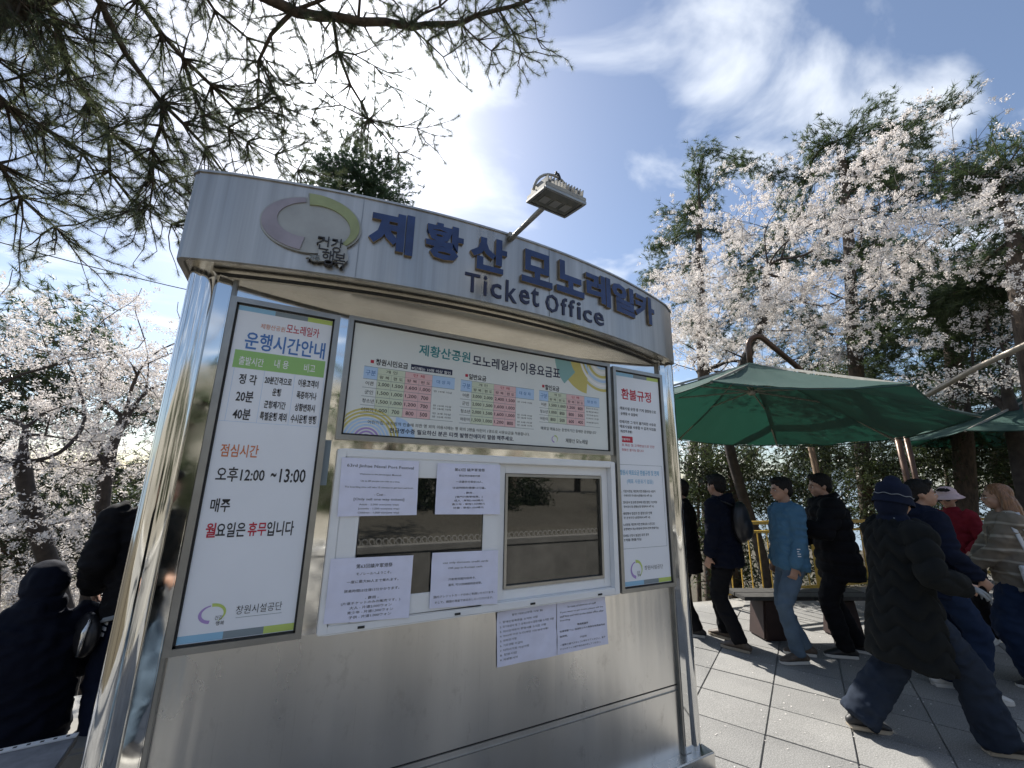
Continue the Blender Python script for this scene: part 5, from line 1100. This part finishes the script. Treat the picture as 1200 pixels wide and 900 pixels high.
        if top.get('cuff'):
            for i in range(2):
                d = (wj[i]-el[i]).normalized(); b = MB(); b.tube([wj[i]-d*.03*s, wj[i]+d*.012*s], [(.030+sp_*.75)*s, (.027+sp_*.5)*s], 14); b.build('cuff', top['cuff'], tg, smooth=True)
        if top.get('hemband'):
            b = MB(); zz = -hem/.565; b.tube([sp(zz-.012), sp(zz+.03)], [((.160+fl+p+.004)*s*build, (.117+fl+p+.004)*s*(.5+.5*build))]*2, 24, side=sx); b.build('hem_band', top['hemband'], tg, smooth=True)
    # ---- trousers: radii at hip, knee, ankle
    if legs:
        b = MB(); rh, rk, ra = legs.get('r', (.095, .075, .062)); b.tube([sp(-.16), sp(-.06), sp(.06), sp(.18)], [((.13)*s*build, .10*s), (.168*s*build, .122*s), (.166*s*build, .12*s), (.15*s*build, .108*s)], 20, side=sx)
        for i in range(2):
            dn = (ank[i]-kn[i]).normalized(); e = ank[i]+dn*legs.get('low', .015)
            b.tube([hipj[i]-Vector((0, 0, .01)), hipj[i].lerp(kn[i], .5), kn[i], kn[i].lerp(e, .5), e], [rh*s, (rh*.6+rk*.4)*s, rk*s, (rk+ra)/2*s, ra*s], 14)
        if legs.get('skirt'):
            zc = (kn[0]+kn[1])/2; an_ = (ank[0]+ank[1])/2; b.tube([sp(0), zc, an_+Vector((0, 0, legs['skirt']))], [(.17*s*build, .13*s), (.20*s, .16*s), (.235*s, .19*s)], 22)
        remeshed(b, legs.get('name', 'trousers'), legs['mat'], root, .012, 3, folds(legs.get('fold', .010), sd+3, (8, 8, 11)))
    # ---- shoes
    if shoes:
        for i in range(2):
            f = feet[i]; yaw = R(f[2]); A_ = ank[i]; pit = f[4] if len(f) > 4 else 0
            FM = Matrix.Rotation(yaw, 3, 'Z') @ Matrix.Rotation(pit, 3, 'X'); base = Vector((A_.x, A_.y, A_.z-.085*s))
            q_ = lambda x, y, z: base+FM @ (Vector((x, y, z))*s)
            b = MB(); b.tube([q_(0, -.075, .045), q_(0, -.045, .06), q_(0, .02, .062), q_(0, .09, .048), q_(0, .15, .036), q_(0, .185, .030)], [(.030*s, .032*s), (.037*s, .046*s), (.039*s, .045*s), (.045*s, .032*s), (.044*s, .022*s), (.028*s, .014*s)], 12, side=FM @ Vector((1, 0, 0)), round_ends=True)
            b.tube([q_(0, -.02, .06), q_(0, -.015, .11)], [.042*s, .040*s], 12, round_ends=True)
            so_ = remeshed(b, 'shoe', shoes[0], root, .007, 2)
            pl_ = [(-.034, -.085), (.034, -.085), (.038, -.03), (.04, .04), (.048, .10), (.044, .155), (.022, .195), (-.022, .195), (-.044, .155), (-.048, .10), (-.04, .04), (-.038, -.03)]
            b = MB(); n = len(pl_); b.add([q_(x_, y_, .002) for x_, y_ in pl_]+[q_(x_, y_, .028) for x_, y_ in pl_], [tuple(range(n))[::-1], tuple(range(n, 2*n))]+[(j, (j+1) % n, n+(j+1) % n, n+j) for j in range(n)]); b.build('sole', shoes[1], so_, bevel=.004)
            if len(shoes) > 2:
                b = MB()
                for j in range(4): b.tube([q_(-.03+.004*j, .02+.026*j, .09-.012*j), q_(0, .022+.026*j, .105-.014*j), q_(.03-.004*j, .02+.026*j, .09-.012*j)], .0028*s, 5)
                b.build('laces', shoes[2], so_)
    # ---- hair and headgear
    for it in (hair or []):
        k = it[0]
        if k == 'short':
            b = MB(); b.ell(h_(0, -.022, .052), (.088*s, .098*s, .089*s), 18, 14, HR); b.ell(h_(0, -.055, .0), (.077*s, .052*s, .075*s), 16, 12, HR); b.ell(h_(0, .042, .100), (.066*s, .044*s, .030*s), 14, 10, HR)
            for kk in (-1, 1): b.ell(h_(kk*.068, .0, .035), (.013*s, .032*s, .04*s), 10, 8, HR)
            remeshed(b, 'hair', it[1], root, .006, 2, folds(.005, sd, (60, 60, 30)))
        elif k == 'long':
            b = MB(); b.ell(h_(0, -.020, .048), (.086*s, .096*s, .088*s), 18, 14, HR)
            for kk in (-1, 1): b.tube([h_(kk*.058, -.0, .080), h_(kk*.080, -.03, .0), h_(kk*.088, -.045, -.12), h_(kk*.094, -.05, -.22), h_(kk*.09, -.055, -.31)], [(.03*s, .03*s), (.028*s, .045*s), (.036*s, .05*s), (.036*s, .045*s), (.014*s, .02*s)], 12)
            b.tube([h_(0, -.06, .03), h_(0, -.085, -.08), h_(0, -.09, -.20), h_(0, -.09, -.31)], [(.08*s, .04*s), (.10*s, .045*s), (.11*s, .04*s), (.08*s, .02*s)], 16)
            remeshed(b, 'hair', it[1], root, .006, 2, folds(.004, sd, (70, 70, 4)))
        elif k == 'bucket':
            b = MB(); b.tube([h_(0, -.01, .045), h_(0, -.012, .10), h_(0, -.014, .130), h_(0, -.014, .145)], [(.102*s, .118*s), (.097*s, .112*s), (.083*s, .096*s), (.05*s, .06*s)], 24, side=HR @ Vector((1, 0, 0)), round_ends=True); b.build('bucket_hat', it[1], root, smooth=True)
            b = MB(); b.ell(h_(0, -.028, -.02), (.090*s, .100*s, .125*s), 18, 14, HR); b.ell(h_(0, -.01, -.12), (.10*s, .10*s, .06*s), 16, 10); remeshed(b, 'hood', it[1], root, .008, 3, folds(.006, sd))
            b = MB(); rr_ = 24; V = []
            for t, z_ in ((1.0, .052), (1.15, -.004), (1.17, -.010), (1.13, -.012)): V += [h_(.095*t*math.cos(a), -.01+.110*t*math.sin(a), z_) for a in np.linspace(0, 2*PI, rr_, endpoint=False)]
            b.add(V, [(i*rr_+j, i*rr_+(j+1) % rr_, (i+1)*rr_+(j+1) % rr_, (i+1)*rr_+j) for i in range(3) for j in range(rr_)]); br = b.build('hat_brim', it[1], root, smooth=True)
            b = MB(); b.tube([h_(.101*math.cos(a), -.01+.117*math.sin(a), .045+.004*math.sin(a*9)) for a in np.linspace(0, 2*PI, 60)], .003*s, 5); b.build('hat_cord', 'cloth_grey', br)
        elif k == 'hooded':
            b = MB(); b.ell(h_(0, -.022, .012), (.100*s, .108*s, .128*s), 18, 14, HR); b.ell(h_(0, -.02, -.11), (.12*s, .11*s, .08*s), 16, 10); remeshed(b, 'hood', it[1], root, .009, 3, folds(.008, sd))
        elif k == 'cap':
            b = MB(); b.ell(h_(0, -.012, .060), (.085*s, .100*s, .080*s), 18, 14, HR); remeshed(b, 'cap', it[1], root, .007, 2)
            b = MB(); V = []; 
            for t, dz in ((0, 0), (1, -.012)):
                V += [h_(.066*math.sin(a)*(1-.12*t), .062+.03*math.cos(a)+.062*t*math.cos(a)**.5, .068+dz-.012*math.sin(a)**2) for a in np.linspace(-1.35, 1.35, 11)]
            b.add(V, [(j, j+1, 12+j, 11+j) for j in range(10)]); bo = b.build('cap_peak', it[1], root, smooth=True); so3 = bo.modifiers.new('t', 'SOLIDIFY'); so3.thickness = .004
        elif k == 'visor':
            b = MB(); b.tube([h_(.090*math.cos(a), -.012+.104*math.sin(a), .048) for a in np.linspace(0, 2*PI, 28)], [(.012*s, .018*s)]*28, 8, side=HR @ Vector((0, 0, 1))); b.ell(h_(0, -.014, .070), (.097*s, .112*s, .078*s), 16, 10, HR); remeshed(b, 'sun_hat', it[1], root, .006, 2)
            b = MB(); V = []
            for t, dz in ((0, .055), (1, .012)): V += [h_((.092+.055*t)*math.sin(a), -.01+(.106+.075*t)*math.cos(a), dz) for a in np.linspace(-2.0, 2.0, 17)]
            b.add(V, [(j, j+1, 18+j, 17+j) for j in range(16)]); bo = b.build('hat_brim', it[1], root, smooth=True); so3 = bo.modifiers.new('t', 'SOLIDIFY'); so3.thickness = .005
        elif k == 'glasses':
            for kk in (-1, 1):
                if it[1] == 'dark': b = MB(); b.ell(h_(kk*.033, .088, .002), (.027*s, .008*s, .02*s), 12, 8, HR); b.build('sunglass_lens', 'eye_dark', root, smooth=True)
                b = MB(); b.tube([h_(kk*.033+.024*math.cos(a), .090, .002+.021*math.sin(a)) for a in np.linspace(0, 2*PI, 17)], .0014*s, 5); b.tube([h_(kk*.056, .088, .006), h_(kk*.078, .0, .008)], .0014*s, 5); b.build('glasses_frame', 'cable_black' if it[1] == 'dark' else 'metal_shiny', root)
            b = MB(); b.tube([h_(-.01, .092, .006), h_(.01, .092, .006)], .0014*s, 5); b.build('glasses_bridge', 'metal_shiny', root)
    info = dict(root=root, hp=hp, nk=nk, sh=sh, el=el, wj=wj, h=h_, s=s, body=body, sp=sp, kn=kn, ank=ank)
    if extra: extra(info)
    return info
def facing(x, y, phi):
    """phi: 0 towards the viewer, 90 towards the picture's left, 180 away, -90 to the right"""
    d = math.hypot(x, y); v = Vector((x/d, y/d)); lf = Vector((-v.y, v.x)); p = R(phi); f = -v*math.cos(p)+lf*math.sin(p); return (f.x, f.y)
def pl(x, y, phi): return dict(pos=(x, y), face=facing(x, y, phi))

# man in dark jacket, short hair, at the booth's corner
def backpack(info):
    s = info['s']; b = MB(); c = info['sp'](.62)+Vector((0, -.20*s, 0)); b.ell(c, (.15*s, .085*s, .22*s), 16, 12); b.ell(c+Vector((0, -.05, -.06)), (.11*s, .06*s, .12*s), 14, 10)
    bp = remeshed(b, 'backpack', 'bag_black', info['root'], .012, 3)
    for k in (0, 1):
        n = info['sh'][k]; b = MB(); b.tube([c+Vector((.09*(1, -1)[k]*-1, .03, .17)), n+Vector((.06*(1, -1)[k], -.03, .085)), n+Vector((.055*(1, -1)[k], .11, .0)), n+Vector((.05*(1, -1)[k], .10, -.18))], [(.022*s, .006*s)]*4, 8, side=(1, 0, 0)); b.build('strap', 'bag_black', bp, smooth=True)
person('man in a black jacket and cap with a backpack beside the booth corner', **pl(4.40, 3.18, 112), H=1.74, head=(R(-18), R(-5)), feet=((-.12, -.06, 5), (.12, .18, -6)), wrists=((-.22, .10, .86), (.22, .10, .86)), build=1.12,
       top=dict(mat='cloth_darknavy', pad=.03, hem=.12, sleeve=.03, collar=.06, hood=1, fold=.013), legs=dict(mat='cloth_black', r=(.10, .082, .068)), shoes=('shoe_brown', 'sole_tan', 'cloth_grey'), hair=[('short', 'hair_black'), ('cap', 'cloth_black')], extra=backpack)
person('dark figure in black half hidden by the booth corner', **pl(4.30, 3.62, 95), H=1.68, feet=((-.1, 0, 5), (.1, .12, -8)), top=dict(mat='cloth_black', pad=.03, hem=.22, sleeve=.028, collar=.05, fold=.012), legs=dict(mat='cloth_black', r=(.10, .08, .066)), shoes=('shoe_black', 'sole_white'), hair=[('short', 'hair_black')])
# man in blue sweater, hands in his pockets
def bluelogo(info):
    b = MB(); w_ = info['el'][0].lerp(info['wj'][0], .45); 
    for j in range(4): b.box(w_+Vector((-.058, .015, .05-j*.022)), (.004, .03, .008))
    b.build('sleeve_print', 'ink_white', info['root'])
person('man in a blue sweater and jeans with a hand in his pocket', **pl(4.70, 2.64, 62), H=1.71, spine=(0, -.02), hips=(0, .03, .90), head=(R(4), R(-4)), feet=((-.10, .16, 8), (.11, -.02, -12)), wrists=((-.20, .10, .86), (.20, .10, .86)), poles=((-.6, -1, 0), (.6, -1, 0)), voxel=.0075,
       top=dict(name='sweater', mat='cloth_blue', pad=.022, hem=.06, sleeve=.022, collar=.035, fold=.012, cuff='cloth_blue', belly=.012), legs=dict(mat='jeans_blue', r=(.092, .068, .060), fold=.009), shoes=('shoe_brown', 'sole_white', 'cloth_grey'), hair=[('short', 'hair_black')], extra=bluelogo, curl=.7, build=1.12)
# man in black puffer jacket holding his strap
def badge(info):
    s = info['s']; b = MB(); p = info['sh'][0].lerp(info['el'][0], .35)+Vector((-.094, .0, 0)); b.tube([p, p+Vector((-.006, 0, 0))], .022*s, 14); b.build('round_badge', 'ink_white', info['root'])
    n = info['nk']; b = MB(); b.tube([n+Vector((-.11, -.02, .01)), n+Vector((-.09, -.10, .045)), n+Vector((0, -.14, .06)), n+Vector((.09, -.10, .045))], .007, 6); b.build('hood_piping', 'ink_white', info['root'], smooth=True)
    for k in (0, 1):
        b = MB(); q = info['kn'][k]; h0 = info['hp']+Vector(((-1, 1)[k]*.155, -.01, -.12)); b.bar(h0, h0.lerp(q+Vector(((-1, 1)[k]*.09, 0, 0)), .55), .006, .022); b.build('trouser_stripe', 'ink_white', info['root'])
person('man in a black puffer jacket holding his hand to his chest', **pl(5.27, 2.50, 74), H=1.76, spine=(0, .04), head=(R(8), R(-6)), feet=((-.11, .12, 8), (.11, -.06, -10)), wrists=((-.19, .38, 1.24), (.16, .30, 1.02)), poles=((-.8, -.3, -1), (.8, -.4, -1)), hands=(((.55, .1, .75), (.4, -.8, 0)), ((-.5, .7, .3), (-.2, -.5, .8))), voxel=.0075, curl=.75, build=1.18,
       top=dict(mat='cloth_black', pad=.055, hem=.18, sleeve=.05, collar=.07, hood=1, disp=puffer(.024, 9, 3)), legs=dict(mat='cloth_black', r=(.105, .085, .07)), shoes=('shoe_black', 'sole_white'), hair=[('short', 'hair_black')], extra=badge)
# woman in the long quilted coat, striding to the right
def glove(info):
    s = info['s']; w_ = info['wj'][1]; b = MB(); d = (w_-info['el'][1]).normalized(); hand_mesh(b, w_+d*.005, d+Vector((0, .1, -.1)), Vector((-.3, 0, -1)), -1, s*1.16, .35); b.tube([w_-d*.06, w_+d*.01], [.044*s, .036*s], 12)
    g = remeshed(b, 'glove', 'cloth_grey', info['root'], .006, 1)
    n = info['nk']; b = MB(); b.tube([n+Vector((-.085, -.055, .045)), n+Vector((0, -.098, .048)), n+Vector((.085, -.055, .045))], .007, 6); b.build('collar_trim', 'cloth_grey', info['root'], smooth=True)
person('woman in a long black quilted coat and navy bucket hat striding to the right', pos=(4.02, 1.52), face=(.84, -.54), H=1.70, hips=(0, -.02, .845), spine=(0, .05), head=(R(12), R(-12)), feet=((-.09, -.34, 2, .01, R(-6)), (.09, .38, -4, 0, 0)), wrists=((-.24, .10, .82), (.24, .22, 1.04)), poles=((-.5, -1, -.3), (.6, -.6, -1)), voxel=.012,
       top=dict(name='quilted_coat', mat='cloth_charcoal', pad=.045, hem=.36, flare=.05, sleeve=.042, collar=.05, disp=puffer(.020, 8.5, 5, .32), voxel=.010), legs=dict(mat='jeans_dark', r=(.112, .095, .106), low=.02, fold=.016), shoes=('shoe_black', 'sole_tan'), hair=[('short', 'hair_black'), ('bucket', 'cloth_navy')], extra=glove, build=1.05)
person('person in a navy jacket and jeans standing behind the bucket hat woman', **pl(5.15, 1.72, -118), H=1.70, spine=(0, .02), head=(R(-20), 0), feet=((-.1, .02, 6), (.1, .14, -8)), wrists=((-.2, .2, .92), (.2, .22, .95)),
       top=dict(mat='cloth_navy', pad=.03, hem=.14, sleeve=.028, collar=.05, fold=.013, hood=1), legs=dict(mat='jeans_navy', r=(.105, .09, .082)), shoes=('sole_white', 'sole_white'), hair=[('short', 'hair_black')])
person('person in a pale pink sun hat, sunglasses and red jacket', **pl(7.15, 2.08, 25), H=1.64, build=.92, head=(R(5), R(-8)), wrists=((-.18, .22, 1.0), (.18, .22, 1.0)),
       top=dict(mat='cloth_red', pad=.028, hem=.1, sleeve=.026, collar=.05, fold=.012), legs=dict(mat='cloth_black', r=(.1, .085, .08)), shoes=('sole_white', 'sole_white'), hair=[('short', 'hair_black'), ('visor', 'cloth_pink'), ('glasses', 'dark')])
def tote(info):
    s = info['s']; sh_ = info['sh'][0]; c = sh_+Vector((-.10, -.14, -.56)); b = MB(); b.box(c, (.06, .36, .40)); t = remeshed(b, 'tote_bag', 'canvas_white', info['root'], .014, 4, folds(.012, 2, (7, 7, 7)))
    for k in (-.09, .09):
        b = MB(); b.tube([c+Vector((0, k, .18)), sh_+Vector((-.06, k*.3-.01, -.03)), sh_+Vector((.0, k*.3-.01, .090)), sh_+Vector((.05, k*.3, .06))], [(.016, .003)]*4, 6, side=(0, 1, 0)); b.build('tote_handle', 'canvas_white', t, smooth=True)
    b = MB(); n = info['nk']; b.tube([n+Vector((-.05, .05, .0)), n+Vector((-.08, .15, -.12)), n+Vector((-.03, .17, -.34)), n+Vector((.0, .18, -.40))], [(.008, .002)]*4, 6, side=(1, 0, 0)); b.build('lanyard', 'cable_black', info['root'])
person('woman with long auburn hair and glasses in a striped beige sweater with clasped hands', **pl(6.0, 1.40, 80), H=1.68, spine=(0, -.01), head=(R(2), R(-2)), feet=((-.11, .05, 8), (.11, -.04, -8)), wrists=((-.05, .27, .99), (.07, .28, .96)), poles=((-.8, -.7, -.5), (.8, -.7, -.5)), hands=(((.35, .6, -.35), (.3, -1, .2)), ((-.45, .6, -.3), (-.2, -1, .2))), voxel=.007, curl=.6, build=1.22,
       top=dict(name='sweater', mat='striped_knit', pad=.026, hem=.09, sleeve=.034, collar=.03, fold=.012, belly=.02), legs=dict(name='wide_trousers', mat='jeans_navy', r=(.125, .13, .13), low=-.02, fold=.014), shoes=('shoe_black', 'sole_white'), hair=[('long', 'hair_auburn'), ('glasses', 'clear')], extra=tote)
person('dark haired person in black cut by the right edge', **pl(6.75, 1.25, 170), H=1.66, top=dict(mat='cloth_black', pad=.03, hem=.15, sleeve=.03, collar=.05), legs=dict(mat='cloth_black'), shoes=('shoe_black', 'sole_tan'), hair=[('short', 'hair_black')])
# left side: seated figure seen from behind, and the one standing by the booth post
b = MB(); b.box((0, 0, .12), (1.1, .42, .24)); b.build('stone_seat', 'concrete', None, bevel=.02, label='rough stone block seat under the seated dark figure at the lower left', cat='seat').location = (-1.3, 3.5, 0)
person('seated person in black seen from behind at the lower left', pos=(-1.17, 3.48, 0), face=(-.32, .95), H=1.66, sit=True, hips=(0, 0, .33), spine=(0, .05), head=(R(10), R(-14)), feet=((-.14, .48, 8), (.14, .46, -8)), wrists=((-.14, .34, .62), (.14, .34, .62)), build=1.2,
       top=dict(mat='cloth_darknavy', pad=.045, hem=.10, sleeve=.04, collar=.08, hood=1, fold=.014), legs=dict(mat='cloth_beige', r=(.11, .09, .075)), shoes=('shoe_black', 'sole_tan'), hair=[('hooded', 'cloth_darknavy')])
def hipbag(info):
    s = info['s']; c = info['hp']+Vector((-.26, .06, -.14)); b = MB(); b.ell(c, (.06, .13, .12), 14, 10); bg_ = remeshed(b, 'shoulder_bag', 'bag_black', info['root'], .01, 2)
    b = MB(); b.tube([c+Vector((-.03, .02, .08)), c+Vector((-.07, .02, -.05)), c+Vector((-.08, .0, -.22)), c+Vector((-.10, .02, -.36))], [(.018, .004)]*4, 6, side=(0, 1, 0)); b.build('yellow_strap', 'strap_yellow', bg_, smooth=True)
    b = MB(); b.tube([c+Vector((-.02, -.09, .10)), c+Vector((-.04, -.10, .04)), c+Vector((-.05, -.11, -.08))], [.008, .016, .007], 8); b.build('buckle', 'metal_shiny', bg_, smooth=True)
    b = MB(); 
    for r_ in range(5):
        for cc_ in range(3):
            p = info['hp']+Vector((-.195-.004*r_, -.03+cc_*.024, -.02-.03*r_)); b.box(p, (.006, .015+.004*((r_+cc_) % 2), .018))
    b.build('print', 'ink_white', info['root'])
person('standing person in black with a white printed hip and yellow strap beside the left post', pos=(-.70, 3.60, 0), face=(-.55, .83), H=1.68, spine=(.0, .16), head=(0, R(-15)), feet=((-.12, -.05, 6), (.12, .08, -8)), wrists=((-.22, .22, .98), (.2, .3, 1.0)), poles=((-.6, -1, -.2), (.5, -1, 0)), build=1.2,
       top=dict(mat='cloth_black', pad=.035, hem=.07, sleeve=.038, collar=.05, fold=.013, hemband='cloth_grey'), legs=dict(mat='cloth_navy', r=(.115, .10, .09)), shoes=('shoe_black', 'sole_tan'), hair=[('short', 'hair_black')], extra=hipbag)
def paper(info):
    b = MB(); b.box(info['wj'][0]+Vector((.06, .10, .03)), (.15, .004, .10)); b.build('paper_sheet', 'ink_white', info['root'])
person('bystander in dark shirt and jeans with white paper, mirrored in the polished strip', pos=(-.77, .52, 0), face=(.80, .60), H=1.66, head=(R(-5), R(-12)), wrists=((-.06, .30, 1.08), (.08, .30, 1.05)), top=dict(name='shirt', mat='cloth_charcoal', pad=.02, hem=.1, sleeve=.02, collar=.02), legs=dict(mat='jeans_blue'), shoes=('shoe_black', 'sole_white'), hair=[('short', 'hair_black')], extra=paper)
# ------------------------------------------------------------ petals fallen on the paving
k = 2600; rs3 = np.random.default_rng(77); px_ = rs3.uniform(-3, 9, k); py_ = rs3.uniform(-1.4, 4.4, k); keep = ~((px_ > -.55) & (px_ < 2.5) & (py_ > 1.95) & (py_ < 3.9)); px_, py_ = px_[keep], py_[keep]; k = len(px_)
an = rs3.uniform(0, 2*PI, k); sz = rs3.uniform(.004, .009, k); c_, s_n = np.cos(an)*sz, np.sin(an)*sz; z0_ = np.full(k, .0025)
V = np.stack([np.stack([px_-c_, py_-s_n, z0_], 1), np.stack([px_+s_n*.7, py_-c_*.7, z0_+.002], 1), np.stack([px_+c_, py_+s_n, z0_+.003], 1), np.stack([px_-s_n*.7, py_+c_*.7, z0_+.001], 1)], 1).reshape(-1, 3)
npmesh('fallen_petals', V, np.arange(len(V)).reshape(-1, 4), 'cherry_petals', None, label='white petals fallen over the paving slabs', cat='petals', kind='stuff')
bpy.data.objects.remove(TXO); bpy.data.curves.remove(TXT); bpy.data.scenes.remove(TXS)
